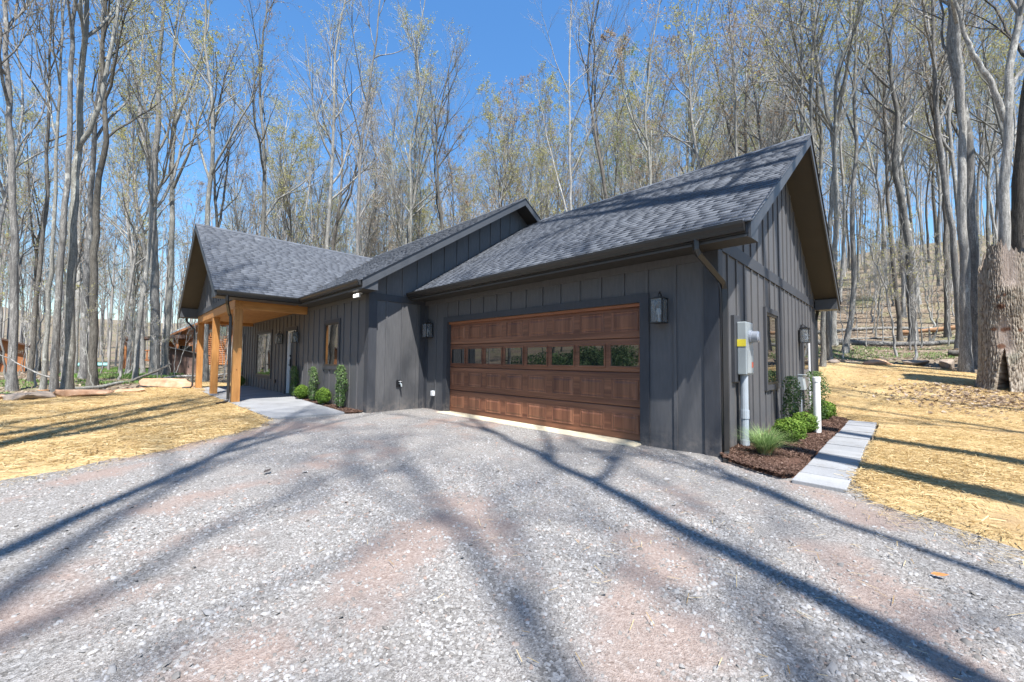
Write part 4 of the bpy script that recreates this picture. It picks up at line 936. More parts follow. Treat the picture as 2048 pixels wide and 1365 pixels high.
HERO = {
'A':(0.135,[(-20.03, -8.15, -0.02), (-19.92, -8.24, 3.26), (-19.86, -8.34, 5.79), (-19.86, -8.51, 8.67), (-19.89, -8.71, 11.37), (-19.9, -8.89, 14.07)]), # dep 14.2
'B':(0.101,[(-16.03, -6.88, 0.02), (-15.87, -6.89, 2.69), (-15.71, -6.88, 5.18), (-15.53, -6.83, 7.21), (-15.47, -6.89, 9.24), (-15.38, -6.9, 10.8), (-15.26, -6.88, 12.36)]), # dep 12.3
'C':(0.145,[(-16.4, -6.63, 0.03), (-16.27, -6.66, 2.75), (-16.12, -6.68, 5.33), (-15.97, -6.69, 7.91), (-15.87, -6.7, 9.85), (-15.71, -6.65, 11.47), (-15.66, -6.67, 12.76)]), # dep 12.7
'D':(0.163,[(-20.71, -6.2, 0.01), (-20.61, -6.29, 3.15), (-20.46, -6.34, 6.41), (-20.27, -6.31, 8.86), (-20.05, -6.17, 10.29), (-20.11, -6.36, 12.33), (-20.02, -6.41, 14.57), (-19.93, -6.39, 15.79)]), # dep 16.1
'E':(0.169,[(-25.3, -6.63, 0.19), (-25.16, -6.72, 3.98), (-24.94, -6.71, 7.36), (-24.74, -6.71, 10.49), (-24.61, -6.7, 12.42), (-24.38, -6.62, 14.84), (-24.19, -6.65, 18.46)]), # dep 19.0
'F':(0.286,[(-29.15, -3.84, 0.06), (-29.08, -4.06, 4.69), (-29.0, -4.24, 8.9), (-28.95, -4.37, 11.91), (-28.64, -4.31, 15.82), (-28.55, -4.4, 18.82), (-28.2, -4.29, 22.73)]), # dep 23.7
'G':(0.203,[(-30.06, -3.4, 0.08), (-29.73, -3.36, 4.84), (-29.47, -3.37, 9.22), (-29.42, -3.55, 12.97), (-29.18, -3.53, 16.42), (-29.21, -3.71, 18.92), (-29.01, -3.68, 21.73), (-28.88, -3.67, 23.61)]), # dep 24.6
'Hh':(0.166,[(-36.96, -4.13, -0.19), (-36.92, -4.4, 5.46), (-36.67, -4.33, 8.41), (-36.8, -4.65, 11.35), (-37.12, -5.09, 13.55), (-37.1, -5.26, 16.5)]), # dep 29.0
'J':(0.084,[(-19.94, -7.44, -0.05), (-19.81, -7.42, 1.85), (-19.65, -7.4, 4.08), (-19.49, -7.38, 6.31), (-19.38, -7.4, 8.36), (-19.25, -7.41, 10.77)]), # dep 14.6
'K':(0.173,[(-23.65, -2.19, -0.02), (-23.5, -2.33, 5.39), (-23.39, -2.39, 8.06), (-23.08, -2.34, 12.33), (-23.06, -2.52, 15.52), (-23.24, -2.83, 17.65), (-23.14, -2.89, 20.32)]), # dep 21.0
'L':(0.090,[(-22.03, -7.92, 0.19), (-21.86, -7.91, 2.69), (-21.66, -7.85, 5.1), (-21.43, -7.78, 7.5), (-21.3, -7.83, 10.51), (-21.17, -7.89, 13.52)]), # dep 15.8
'M':(0.168,[(-41.12, -7.73, -0.13), (-40.95, -7.72, 2.48), (-40.63, -7.81, 9.19), (-40.47, -7.93, 13.67), (-40.27, -8.03, 18.51)]), # dep 29.4
'R1':(0.123,[(0.94, 17.4, 1.73), (1.14, 17.51, 3.2), (1.31, 17.57, 4.99), (1.34, 17.38, 8.56), (1.51, 17.41, 10.79), (1.52, 17.24, 13.69), (1.72, 17.21, 17.49)]), # dep 17.6
'R2':(0.174,[(3.11, 20.5, 2.12), (3.13, 20.39, 4.23), (3.09, 20.21, 6.55), (2.94, 19.94, 8.4), (2.72, 19.6, 10.48), (2.85, 19.61, 12.34), (2.68, 19.25, 15.35), (2.91, 19.31, 18.13)]), # dep 18.3
'R3':(0.110,[(2.69, 21.56, 2.39), (2.65, 21.4, 4.4), (2.52, 21.11, 6.85), (2.42, 20.87, 9.3), (2.42, 20.64, 12.98)]), # dep 19.3
'R4':(0.153,[(4.2, 13.8, 1.02), (4.22, 13.71, 2.69), (4.24, 13.64, 4.21), (4.22, 13.51, 6.08), (4.34, 13.44, 9.17), (4.29, 13.22, 11.91), (4.27, 13.13, 13.01)]), # dep 12.7
'R5':(0.200,[(4.51, 14.72, 1.2), (4.51, 14.63, 2.75), (4.5, 14.49, 4.75), (4.48, 14.35, 6.75), (4.43, 14.15, 9.25), (4.19, 13.77, 11.41), (4.2, 13.66, 13.41)]), # dep 13.1
'R6':(0.132,[(4.41, 18.62, 1.85), (4.42, 18.57, 2.7), (4.39, 18.4, 4.98), (4.25, 18.11, 7.53), (4.18, 17.99, 8.34), (4.08, 17.78, 10.17), (3.96, 17.55, 11.91), (3.98, 17.31, 16.06)]), # dep 16.0
'R7':(0.118,[(4.29, 21.99, 2.55), (4.31, 21.84, 5.23), (4.35, 21.65, 8.98), (4.1, 21.19, 12.5)]), # dep 18.5
'R8':(0.105,[(0.6, 15.54, 1.36), (0.59, 15.41, 3.07), (0.74, 15.33, 6.84), (0.98, 15.33, 10.75), (1.06, 15.28, 13.03), (1.71, 15.75, 15.76), (1.86, 15.86, 16.47)]), # dep 16.5
'R9':(0.098,[(0.54, 13.91, 1.09), (0.63, 13.88, 2.94), (0.6, 13.64, 6.45), (0.48, 13.29, 10.23), (0.53, 13.17, 12.88), (0.72, 13.2, 15.42)]), # dep 15.4
'R10':(0.133,[(-0.68, 17.79, 1.82), (-0.5, 17.52, 9.13), (-0.42, 17.39, 12.36), (-0.3, 17.12, 18.77)]), # dep 19.0
'R11':(0.114,[(-3.18, 16.69, 1.58), (-3.02, 16.4, 9.51), (-2.98, 16.29, 11.87), (-2.96, 16.07, 15.78), (-3.04, 15.88, 17.63), (-3.1, 15.7, 19.66)]), # dep 20.0
'R12':(0.122,[(-11.57, 13.98, 0.87), (-11.43, 13.76, 8.02), (-11.36, 13.65, 10.98), (-11.3, 13.4, 15.97), (-11.26, 13.28, 18.69), (-11.06, 13.19, 23.26)]), # dep 24.0
'R13':(0.167,[(4.87, 13.37, 0.92), (4.99, 13.25, 4.73), (5.08, 13.25, 6.25), (5.17, 13.24, 7.76), (5.25, 13.23, 9.27), (5.28, 13.23, 9.98), (5.48, 13.33, 11.54), (5.56, 13.35, 12.3)]), # dep 11.9
'R14':(0.305,[(5.43, 14.03, 1.03), (5.42, 13.85, 3.85), (5.42, 13.72, 5.83), (5.57, 13.76, 7.81), (5.79, 13.83, 10.1)]), # dep 12.0
'N1':(0.158,[(-24.75, 10.73, 0.06), (-24.42, 10.36, 13.82), (-24.38, 10.15, 17.75), (-23.73, 10.56, 21.7), (-23.77, 10.28, 25.63), (-23.26, 10.54, 29.57)]), # dep 31.0
'N2':(0.184,[(-25.72, 6.95, -0.27), (-25.53, 6.66, 10.03), (-25.27, 6.58, 15.55), (-24.76, 6.79, 20.34), (-24.28, 7.05, 24.03), (-23.93, 7.17, 27.71)]), # dep 29.0
'N3':(0.210,[(-28.46, 5.64, -0.06), (-28.13, 5.47, 10.31), (-27.72, 5.52, 16.02), (-27.52, 5.42, 20.97), (-27.32, 5.38, 24.78), (-26.74, 5.72, 28.6)]), # dep 30.0
'N4':(0.189,[(-28.38, 1.51, -0.07), (-28.2, 1.22, 9.36), (-27.95, 1.15, 14.5), (-28.09, 0.74, 18.95), (-27.88, 0.73, 22.38), (-27.56, 0.85, 25.81)]), # dep 27.0
'N5':(0.126,[(-7.04, 15.67, 1.28), (-7.01, 15.11, 11.69), (-7.14, 14.81, 14.48), (-6.86, 14.87, 18.11), (-6.38, 15.14, 21.47)]), # dep 22.0
}
INFO = {  # label, bark, leaf, leaves per twig, first branch, name
 'A': ('dark slightly leaning trunk nearest the left border of the picture', M_BARK, M_LRU, .3, .45),
 'B': ('brownish trunk right behind the sawn stump, left of the thick pale pair', M_BARK, M_LYG, 1.2, .5),
 'C': ('thick pale lichen spotted trunk behind the long flat tan stone', M_BARK2, M_LYG, 1.2, .5),
 'D': ('dark trunk with an orange scar at its foot', M_BARKD, M_LYG, 1.2, .5),
 'E': ('grey trunk standing behind the dark scarred one in the left woods', M_BARK, M_LYG, 1.2, .5),
 'F': ('thick straight trunk rooted at the straw edge beside the porch gable', M_BARK2, M_LYG, 1.6, .42),
 'G': ('curving trunk sharing its foot with the thick one by the porch gable', M_BARK2, M_LYG, 1.6, .42),
 'Hh': ('slim grey tree standing in front of the cabin deck', M_BARK, M_LYG, 1.0, .45),
 'J': ('thin grey trunk just left of the sawn stump', M_BARK2, M_LRU, .4, .5),
 'K': ('pale trunk rising right over the porch gable peak', M_BARK2, M_LYG, 1.8, .4),
 'L': ('thin dark trunk between the border tree and the stump', M_BARKD, M_LRU, .5, .5),
 'M': ('mossy green trunk seen between the thick pale trunk and the scarred one', M_BARK2, M_LYG, .8, .5),
 'R1': ('leaning grey trunk on the slope just right of the rear garage eave', M_BARK, M_LYG, .8, .42),
 'R2': ('sturdy grey trunk in the middle of the slope by the long fallen log', M_BARK, M_LRU, .2, .45),
 'R3': ('thinner trunk leaning left beside the sturdy one on the slope', M_BARKD, M_LRU, .2, .45),
 'R4': ('smooth pale beech trunk standing left of the broken trunk', M_BARK2, M_LYG, .1, .55),
 'R5': ('rough dark grey trunk directly behind the smooth pale beech', M_BARK, M_LRU, .1, .5),
 'R6': ('grey trunk that curves left behind the beech', M_BARK, M_LRU, .2, .45),
 'R7': ('slim dark trunk upslope left of the beech', M_BARKD, M_LRU, .2, .5),
 'R8': ('slim forking trunk beside the rear garage corner', M_BARK, M_LYG, .9, .38),
 'R9': ('trunk passing just behind the garage gable peak on its right', M_BARK, M_LYG, .7, .45),
 'R10': ('trunk rising just left of the garage gable peak', M_BARK, M_LYG, .9, .5),
 'R11': ('pale trunk standing up behind the middle of the garage roof', M_BARK2, M_LRU, 1.0, .5),
 'R12': ('white barked bare tree behind the top of the main gable', M_BARK2, M_LYG, .0, .40),
 'R13': ('smooth pale trunk rising behind the broken hollow trunk', M_BARK2, M_LYG, .1, .45),
 'R14': ('thick dark leaning trunk at the right border behind the broken trunk', M_BARKD, M_LRU, .1, .5),
 'N1': ('white trunk above the middle of the main roof ridge', M_BARK2, M_LYG, 1.3, .35),
 'N2': ('trunk above the spot where porch and main roofs meet', M_BARK, M_LYG, 1.3, .35),
 'N3': ('twin looking pale trunk above the right half of the porch roof', M_BARK2, M_LYG, 1.3, .35),
 'N4': ('grey trunk above the middle of the porch roof ridge', M_BARK, M_LRU, 1.3, .35),
 'N5': ('grey trunk above the left part of the garage roof', M_BARK2, M_LRU, 1.3, .35),
}
FORK = {'F': [(-28.95, -4.37, 11.9), (-29.5, -4.9, 14.5), (-29.9, -5.4, 18.5), (-30.9, -6.6, 23)], 'G': [(-29.2, -3.6, 15.5), (-28.2, -2.9, 18.2), (-27.6, -2.4, 21), (-27.4, -2.2, 24)],
        'C': [(-15.97, -6.69, 7.9), (-15.6, -6.3, 9.0), (-15.55, -6.1, 11), (-15.4, -5.9, 14), (-15.2, -5.8, 18)], 'R8': [(.98, 15.33, 10.7), (1.7, 16, 13), (3.1, 16.7, 16.5), (4.2, 17.3, 19)],
        'R13': [(5.2, 13.24, 8.6), (4.9, 13.0, 9.8), (4.5, 12.7, 11.0), (4.2, 12.4, 12.5), (3.9, 12.1, 15)], 'N5': [(-7.1, 14.9, 13), (-8.0, 14.2, 16), (-8.4, 13.9, 20)], 'R12': [(-11.4, 13.7, 9.5), (-12.4, 13.0, 14), (-13.2, 12.4, 19)]}
for k, (r0, pts) in HERO.items():
    lab, bk, lf, nl, first = INFO[k]
    pts = [list(p) for p in pts]; base = np.array(pts[0]); base[2] = hz(base[0], base[1])
    top = max(pts[-1][2]+3.5, 18.+4*((r0*37) % 1)); d = np.array(pts[-1])-np.array(pts[-2]); d = d/max(d[2], .5)
    pts.append(list(np.array(pts[-1])+d*(top-pts[-1][2])*.5+np.array([0, 0, 0]))); pts.append(list(np.array(pts[-1])+np.array([.1, .1, max(1.5, (top-pts[-1][2]))])))
    r0 = r0*.87; loc = [tuple(np.array(p)-base) for p in pts]; stems = [(loc, r0)]
    if k in FORK: stems.append(([tuple(np.array(p)-base) for p in FORK[k]], r0*.55))
    near = base[0] > -21 and base[1] < 16
    tm, cm = tree_meshes(hash(lab) % 1000 if False else sum(map(ord, k))*13, stems, 7 if k in FORK else 11, first, lf, nl*2.0, bk, 2, .065)
    put_tree('tree', lab, tuple(base), tm, cm)

# prototypes shared by the rest of the wood
PROTO = []
for s in range(9):
    r = np.random.default_rng(100+s); hgt = [21, 24, 19, 22, 25, 20, 23, 18, 22][s]
    def crv(h, x0=0., a=.5):
        z = np.linspace(0, h, 8); ph = r.uniform(0, 6.28, 2); return [(x0+a*math.sin(q*.33+ph[0])*q/h, a*math.sin(q*.27+ph[1])*q/h, q) for q in z]
    main = crv(hgt, 0, .7); stems = [(main, [.11, .13, .09, .10, .14, .095, .11, .08, .10][s])]
    if s in (1, 4, 6):
        b = np.array(main[3]); ang = r.uniform(0, 6.28); stems.append(([tuple(b), tuple(b+np.array([math.cos(ang)*.9, math.sin(ang)*.9, 2.5])), tuple(b+np.array([math.cos(ang)*1.5, math.sin(ang)*1.5, 7])), tuple(b+np.array([math.cos(ang)*2.2, math.sin(ang)*2.2, hgt-b[2]-2]))], stems[0][1]*.6))
    lf, nl = [(M_LYG, 1.5), (M_LYG, .9), (M_LRU, .8), (M_LGR, 1.3), (M_LYG, .15), (M_LYG, 1.0), (M_LRU, .45), (M_LGR, .8), (M_LYG, 0)][s]
    PROTO.append((tree_meshes(500+s, stems, 20 if len(stems) == 1 else 13, [.38, .42, .3, .33, .45, .36, .4, .25, .35][s], lf, nl*1.7, [M_BARK, M_BARK2, M_BARK, M_BARK2, M_BARKD, M_BARK, M_BARK, M_BARK, M_BARK2][s], 3, .07), lf, nl))

SPOTS = [tuple(v[1][0][:2]) for v in HERO.values()]+[(4.86, 11.6)]
tr = np.random.default_rng(5)
def clear(x, y, gap):
    if -22.0 < x < 3.2 and -5.5 < y < 10.0: return False
    if inpoly(POLY_L, np.array(x), np.array(y)) or inpoly(POLY_R, np.array(x), np.array(y)): return False
    if -57 < x < -44 and -8 < y < 7: return False
    return all((x-a)**2+(y-b)**2 > gap*gap for a, b in SPOTS)
LOOK = ['budding yellow green', 'lightly leafed pale', 'russet budded', 'fresh green leafed', 'dark bare', 'finely budded grey', 'sparse russet grey', 'low green leafed', 'pale bare']
def zone(px, k):
    if px < 220: w = ('woods behind the stump and border trees', 'left woods')
    elif px < 400: w = ('woods around the cabin left of the porch', 'woods by the cabin')
    elif px < 640: w = ('woods above the porch roof', 'woods above the porch')
    elif px < 860: w = ('woods above the main roof', 'woods above the main roof')
    elif px < 1100: w = ('woods behind the main gable peak', 'woods behind the main gable')
    elif px < 1360: w = ('woods above the left part of the garage roof', 'woods above the garage')
    elif px < 1620: w = ('woods above the right part of the garage roof', 'woods left of the garage peak')
    elif px < 1830: w = ('wooded slope just right of the garage gable', 'slope by the gable')
    else: w = ('wooded slope behind the beech and broken trunk', 'slope behind the beech')
    return LOOK[k]+' tree in the '+w[0], LOOK[k]+' trees, '+w[1]
count = 0; tries = 0
while count < 262 and tries < 30000:
    tries += 1
    hd = math.radians(tr.uniform(82.5, 188)); dist = 12+66*tr.random()**.6
    x, y = CAM[0]+dist*math.cos(hd), CAM[1]+dist*math.sin(hd)
    gap = 1.3+dist*.022
    if not clear(x, y, gap): continue
    v = np.array([x, y, 1.])-CAM; dep = v@FWD; px = 1024+787*(v@RGT)/dep
    if 215 < px < 440 and dist < 46 and tr.random() < .5: continue
    if px < 400 and dist < 23: continue
    if 440 < px < 760 and dist < 31: continue          # sky shows low over the porch roof
    if 760 <= px < 1590 and dist < 25: continue
    if px < 400 and tr.random() < .35: continue
    SPOTS.append((x, y)); k = int(tr.choice([0, 0, 0, 1, 1, 2, 2, 3, 4, 5, 5, 5, 6, 6, 7, 8, 8]))
    if px > 1600: k = int(tr.choice([4, 8, 1, 6, 8, 4, 5]))
    lab, g = zone(px, k); (tm, cm), lf, nl = PROTO[k]
    put_tree('tree', lab, (x, y, hz(x, y)), tm, cm, tr.uniform(0, 6.28), tr.uniform(.80, 1.12)*(1.15 if 600 < px < 880 or 1040 < px < 1650 else 1.), g, (tr.normal(0, .025), tr.normal(0, .025)))
    count += 1
# trees behind the photographer: they throw the trunk shadows over the drive and stand in the window reflections
BARE = []
for s in range(3):
    r = np.random.default_rng(900+s); z = np.linspace(0, 20, 8); ph = r.uniform(0, 6.28, 2)
    BARE.append(tree_meshes(910+s, [([(.3*math.sin(q*.3+ph[0])*q/20, .3*math.sin(q*.25+ph[1])*q/20, q) for q in z], [.13, .11, .10][s])], 7, .58, M_LYG, .1, M_BARK, 2, .05, .9))
BIG = tree_meshes(955, [([(0, 0, 0), (.1, .1, 9), (-.1, .2, 18), (.2, .1, 26), (.3, 0, 35)], .30), ([(-.1, .2, 17), (.8, .9, 21), (1.2, 1.3, 27), (1.4, 1.6, 34)], .19)], 7, .55, M_LYG, .1, M_BARK, 2, .05, .9)
SH = [(8.3, -6.3, 1.3), (8.9, -5.1, 1.0), (4.6, -9.35, 1.35), (10.3, -11.4, 1.5), (13.2, -10.6, 1.5), (9.0, -2.3, 'big', 1.0), (10.6, -.9, 'big', 1.0), (1.6, -10.6, 'big', .85), (3.6, -12.9, 'big', .9), (11.6, 1.8, 1.2), (9.4, 6.3, 1.0), (12.5, 8.2, 1.2)]
for i, q in enumerate(SH):
    x, y, s = q[0], q[1], q[-1]
    tm, cm = BIG if len(q) == 4 else BARE[i % 3]
    put_tree('tree', 'tall tree outside the picture that throws a trunk shadow over the yard', (x, y, hz(x, y)), tm, cm, i*1.7, s, 'trees behind the photographer', (.02*math.sin(i), .02*math.cos(i*2)))
    SPOTS.append((x, y))
n = 0
while n < 30:
    x, y = tr.uniform(-34, 2), tr.uniform(-42, -12.5)
    hd = math.degrees(math.atan2(y-CAM[1], x-CAM[0])) % 360
    if hd < 196 or not all((x-a)**2+(y-b)**2 > 4 for a, b in SPOTS): continue
    SPOTS.append((x, y)); k = int(tr.integers(0, 9)); (tm, cm), lf, nl = PROTO[k]
    put_tree('tree', 'invented tree of the opposite woods, put in for the window reflections', (x, y, hz(x, y)), tm, cm, tr.uniform(0, 6.28), tr.uniform(.85, 1.1), 'invented woods mirrored in the windows'); n += 1  # invented wood out of view, there to fill the window reflections

# saplings
SAP = []
for s in range(3):
    r = np.random.default_rng(300+s); h = [4.2, 5.5, 3.2][s]
    SAP.append(tree_meshes(700+s, [([(0, 0, 0), (.1, .05, h*.4), (.05, -.1, h*.75), (.2, 0, h)], .022+.006*s)], 7, .3, M_LYG, [.25, .5, .0][s], M_BARK2, 2, .04))
n = 0
while n < 96:
    if n < 60: hd = math.radians(tr.uniform(84, 99))
    else: hd = math.radians(tr.uniform(165, 187))
    dist = tr.uniform(19, 50); x, y = CAM[0]+dist*math.cos(hd), CAM[1]+dist*math.sin(hd)
    if not clear(x, y, .8): continue
    SPOTS.append((x, y)); tm, cm = SAP[n % 3]
    t = put_tree('sapling', 'thin bare sapling on the slope right of the garage' if n < 60 else 'thin bare sapling among the trunks left of the porch', (x, y, hz(x, y)), tm, cm, tr.uniform(0, 6.28), tr.uniform(.7, 1.3), 'saplings on the slope' if n < 60 else 'saplings in the left woods', (tr.normal(0, .08), tr.normal(0, .08))); n += 1
tm, cm = SAP[1]
put_tree('sapling', 'bare sapling directly left of the porch downspout', (-23.5, -2.75, hz(-23.5, -2.75)), tm, cm, 1, .95)
put_tree('sapling', 'white stemmed sapling seen between the porch posts', (-24.5, -1.2, hz(-24.5, -1.2)), SAP[0][0], SAP[0][1], 2.2, 1.1)

# the far wood: simple bare trees merged into one mass
fr = np.random.default_rng(9); TV, TF, off = [], [], 0; N = 1090
hd = np.radians(np.r_[fr.uniform(80, 190, 240), fr.uniform(82, 100, 110), fr.uniform(160, 192, 240), fr.uniform(205, 275, 200), fr.uniform(97, 170, 300)])
near = np.r_[np.full(350, 66), np.full(440, 42), np.full(300, 40)]; dist = near+np.where(np.arange(N) < 790, 90, 34)*fr.random(N)**.8; X, Y = CAM[0]+dist*np.cos(hd), CAM[1]+dist*np.sin(hd); Z = H(X, Y); hh = fr.uniform(16, 24, N)
s = np.linspace(0, 1, 6); P = np.zeros((N, 6, 3)); lean = fr.normal(0, .9, (N, 2)); P[..., 0] = X[:, None]+lean[:, :1]*s**1.5; P[..., 1] = Y[:, None]+lean[:, 1:]*s**1.5; P[..., 2] = Z[:, None]-.2+hh[:, None]*s
R = fr.uniform(.07, .13, N)[:, None]*(1-.85*s)[None]; V, F = tubes(P, R, 5); TV.append(V); TF.append(F); off = len(V)
P1, R1, L1 = spawn(P, R, hh, 11, .35, 1, (22, 50), .22, 3, .1, .12, fr, .014); V, F = tubes(P1, R1, 3); TV.append(V); TF.append(F+off); off += len(V)
P2, R2, L2 = spawn(P1, R1, L1, 4, .2, 1, (20, 50), .55, 1, .1, .15, fr, .012); V, F = tubes(P2, np.maximum(R2, .009), 3); TV.append(V); TF.append(F+off)
o = link('distant_woods', rawmesh('distant_woods', np.vstack(TV), np.vstack(TF), simple('far_bark', (.30, .285, .265), .95, .4, .25))); tag(o, 'dense grey mass of thin bare trees deep in the woods', 'woods', kind='stuff')

UV, UF, uo, ut = [], [], 0, []
for k in range(26):
    hdg = math.radians(fr.uniform(212, 262)); dd = fr.uniform(20, 34); ux, uy = CAM[0]+dd*math.cos(hdg), CAM[1]+dd*math.sin(hdg)
    hs = (fr.uniform(1.2, 2.2), fr.uniform(1.2, 2.2), fr.uniform(.8, 1.6)); V, F = leafcloud((ux, uy, hz(ux, uy)+hs[2]*.8), hs, 1100, .22, 'ball', fr, .7); UV.append(V); UF.append(F+uo); uo += len(V); ut.append(fr.random(1100))
o = link('undergrowth', rawmesh('undergrowth', np.vstack(UV), np.vstack(UF), M_HOL, None, {'tone': np.concatenate(ut)})); tag(o, 'dark green undergrowth added out of view to darken the window reflections', 'undergrowth', kind='stuff')  # unseen shrubs added to make the window reflections darker and greener

# ---------------------------------------------------------------- cabin, shed, far buildings
M_LOGW = cedar('orange_log_siding', 'x', (.25, .085, .035), (.44, .18, .08)); M_MROOF = simple('pale_metal_roof', (.42, .50, .52), .4, .08, 1); M_BRN = simple('brown_boards', (.10, .06, .045), .8, .2, 3)
cx, cy = -52.5, 2.6; cz = hz(cx, cy)-.1
t = thing('log_cabin', 'orange log cabin with deck and pale metal roof beyond the porch', 'cabin', (cx, cy, cz), math.radians(-8))
# local: +x faces the viewer side; width along y
w = MB().extrude([(-4.6, .3), (4.6, .3), (4.6, 3.3), (0, 6.2), (-4.6, 3.3)], 'x', -7, 0).obj('wall', M_LOGW, t)
for k in range(14): MB().tube([(.02, -4.6, .42+k*.215), (.02, 4.6, .42+k*.215)], .10, 6).obj('log_course', M_LOGW, w)
MB().extrude([(-5.4, 2.95), (0, 6.35), (5.4, 2.95), (5.4, 2.8), (0, 6.2), (-5.4, 2.8)], 'x', -7.6, .9).obj('roof', M_MROOF, t)
for sy in (-1, 1): MB().extrude([(sy*5.4, 2.80), (0, 6.19), (0, 5.95), (sy*5.4, 2.56)], 'x', .80, .9).obj('barge_board', M_LOGW, t)
for (a, b, c, d) in ((-3.6, -2.3, 1.1, 2.4), (1.2, 2.6, 1.0, 2.5), (-.7, .7, 3.6, 4.7), (3.1, 4.1, 1.0, 2.4)):
    wd = MB().box(.10, .16, a-.1, b+.1, c-.1, d+.1).obj('window', M_LOGW, t); MB().box(.161, .17, a, b, c, d).obj('pane', M_GLASS, wd)
dk = MB().box(.0, 3.2, -7.3, -3.2, .75, .9).obj('deck', M_LOGW, t)
for y in np.arange(-7.2, -3.2, .3): MB().box(3.08, 3.13, y, y+.12, .9, 1.75).obj('baluster', M_LOGW, dk)
MB().box(3.05, 3.2, -7.3, -3.2, 1.75, 1.85).obj('rail', M_LOGW, dk)
for y in (-7.2, -5.3, -3.4):
    MB().box(3.0, 3.2, y-.1, y+.1, -.2, 3.1).obj('post', M_LOGW, dk)
for k in range(4): MB().box(3.2+k*.28, 3.48+k*.28, -7.1, -5.8, .6-k*.19, .68-k*.19).obj('step', M_LOGW, dk)
MB().extrude([(-7.6, 2.8), (-2.8, 3.1), (-2.8, 3.5), (-7.6, 2.95)], 'x', -.5, 3.5).obj('deck_roof', M_BRN, t)
t = thing('garden_shed', 'dark brown lean-to shed standing in front of the cabin', 'shed', (-40.3, -1.5, hz(-40.3, -1.5)-.05), math.radians(-10))
MB().extrude([(-1.5, 0), (1.4, 0), (1.4, 1.75), (-1.5, 2.5)], 'x', -1.8, 0).obj('wall', M_BRN, t); MB().extrude([(-1.75, 2.6), (1.65, 1.75), (1.65, 1.68), (-1.75, 2.53)], 'x', -2, .3).obj('roof', M_BARKD, t)
dr = MB().box(.002, .03, .2, 1.1, .05, 1.55).obj('door', simple('faded_brown_door', (.22, .14, .11), .8), t); MB().box(.03, .05, .28, .33, .7, .85).obj('handle', M_BLACK, dr)
t = thing('orange_cabin', 'orange walled cabin mostly hidden behind the trunks at far left', 'cabin', (-52, -15.2, hz(-52, -15.2)-.2), math.radians(6))
w = MB().extrude([(-4.5, 0), (4.0, 0), (4.0, 2.5), (-.2, 3.9), (-4.5, 2.5)], 'x', -5, 0).obj('wall', M_LOGW, t); MB().extrude([(-5.0, 2.45), (-.2, 4.1), (4.5, 2.45), (4.5, 2.3), (-.2, 3.95), (-5.0, 2.3)], 'x', -5.5, .6).obj('roof', M_BRN, t)
for a in (-3, 1.5): wd = MB().box(.002, .06, a, a+1.3, .9, 2.0).obj('window', M_BRN, t); MB().box(.061, .07, a+.1, a+1.2, 1.0, 1.9).obj('pane', M_GLASS, wd)
t = thing('covered_boat', 'low teal tarpaulin covered shape on the grass left of the cabin', 'tarpaulin', (-58, -7.6, hz(-58, -7.6)), math.radians(95))
MB().extrude([(-.6, .2), (-.7, .4), (-.3, .62), (.3, .62), (.7, .4), (.6, .2)], 'x', -1.5, 1.5).obj('cover', simple('teal_tarpaulin', (.22, .46, .44), .5), t, bevel=.1)
for x in (-1.1, 1.1): MB().box(x-.05, x+.05, -.4, .4, -.05, .22).obj('trestle', M_BRN, t)

# ---------------------------------------------------------------- loose gravel, straw, litter, grass
g = np.random.default_rng(31)
def stones(n, box, smin, smax, dens):
    xy = g.uniform((box[0], box[2]), (box[1], box[3]), (n, 2)); x, y = xy.T
    v = np.c_[x, y, np.zeros(n)]-CAM; dep = v@FWD; px = (v@RGT)/np.maximum(dep, .05)*787; py = (v@UPV)/np.maximum(dep, .05)*787
    ok = (dep > .6) & (np.abs(px) < 1120) & (py > -760)
    ok &= ~inpoly(POLY_L, x, y) & ~inpoly(POLY_R, x, y) & ~inpoly(BED_L, x, y) & ~inpoly(BED_R, x, y)
    ok &= ~((x > -17) & (x < -6.12) & (y > -3.34)) & ~((x < XM+.03) & (y > YM-.03)) & (y < -.02-.215*((x > -4.98) & (x < .02))) & ~((x > 1.97) & (y > -.66) & (x < 2.4)) & ~((x > 1.07) & (y > -.22))
    dm = dirtf(x, y); cl = vnoise(x, y, .5, 12)*.6+vnoise(x, y, .15, 13)*.4
    ok &= g.random(n) < dens*(1-.8*dm)*np.clip(.25+1.5*(cl-.22), .12, 1.2)
    x, y, dep = x[ok], y[ok], dep[ok]; k = len(x)
    sz = smin+(smax-smin)*g.random(k)**3.2
    return x, y, sz
sx, sy, ss = [], [], []
for (n, b, a, c, d) in ((190000, (-1.2, 4.2, -5.6, -2.2), .0026, .0115, .5), (120000, (-4.5, 4.5, -7, -.2), .0042, .012, .4), (40000, (-8, 5, -9, 0), .006, .013, .6), (5000, (-2, 4.2, -5.6, -1), .010, .021, .12)):
    p = stones(n, b, a, c, d); sx.append(p[0]); sy.append(p[1]); ss.append(p[2])
sx, sy, ss = np.concatenate(sx), np.concatenate(sy), np.concatenate(ss); k = len(sx)
cube = np.array([(-1, -1, -1), (1, -1, -1), (1, 1, -1), (-1, 1, -1), (-.62, -.55, 1), (.6, -.62, 1), (.55, .6, 1), (-.6, .55, 1)], float)
V = cube[None]*(1+g.normal(0, .22, (k, 8, 3))); V *= np.c_[g.uniform(.8, 1.5, k), g.uniform(.6, 1.1, k), g.uniform(.22, .6, k)][:, None]*ss[:, None, None]
an = g.uniform(0, 6.283, k); ca, sa = np.cos(an)[:, None], np.sin(an)[:, None]; tx, ty = g.normal(0, .28, (2, k, 1))
x0, y0 = V[..., 0].copy(), V[..., 1].copy(); V[..., 2] += tx*x0+ty*y0; V[..., 0] = x0*ca-y0*sa+sx[:, None]; V[..., 1] = x0*sa+y0*ca+sy[:, None]
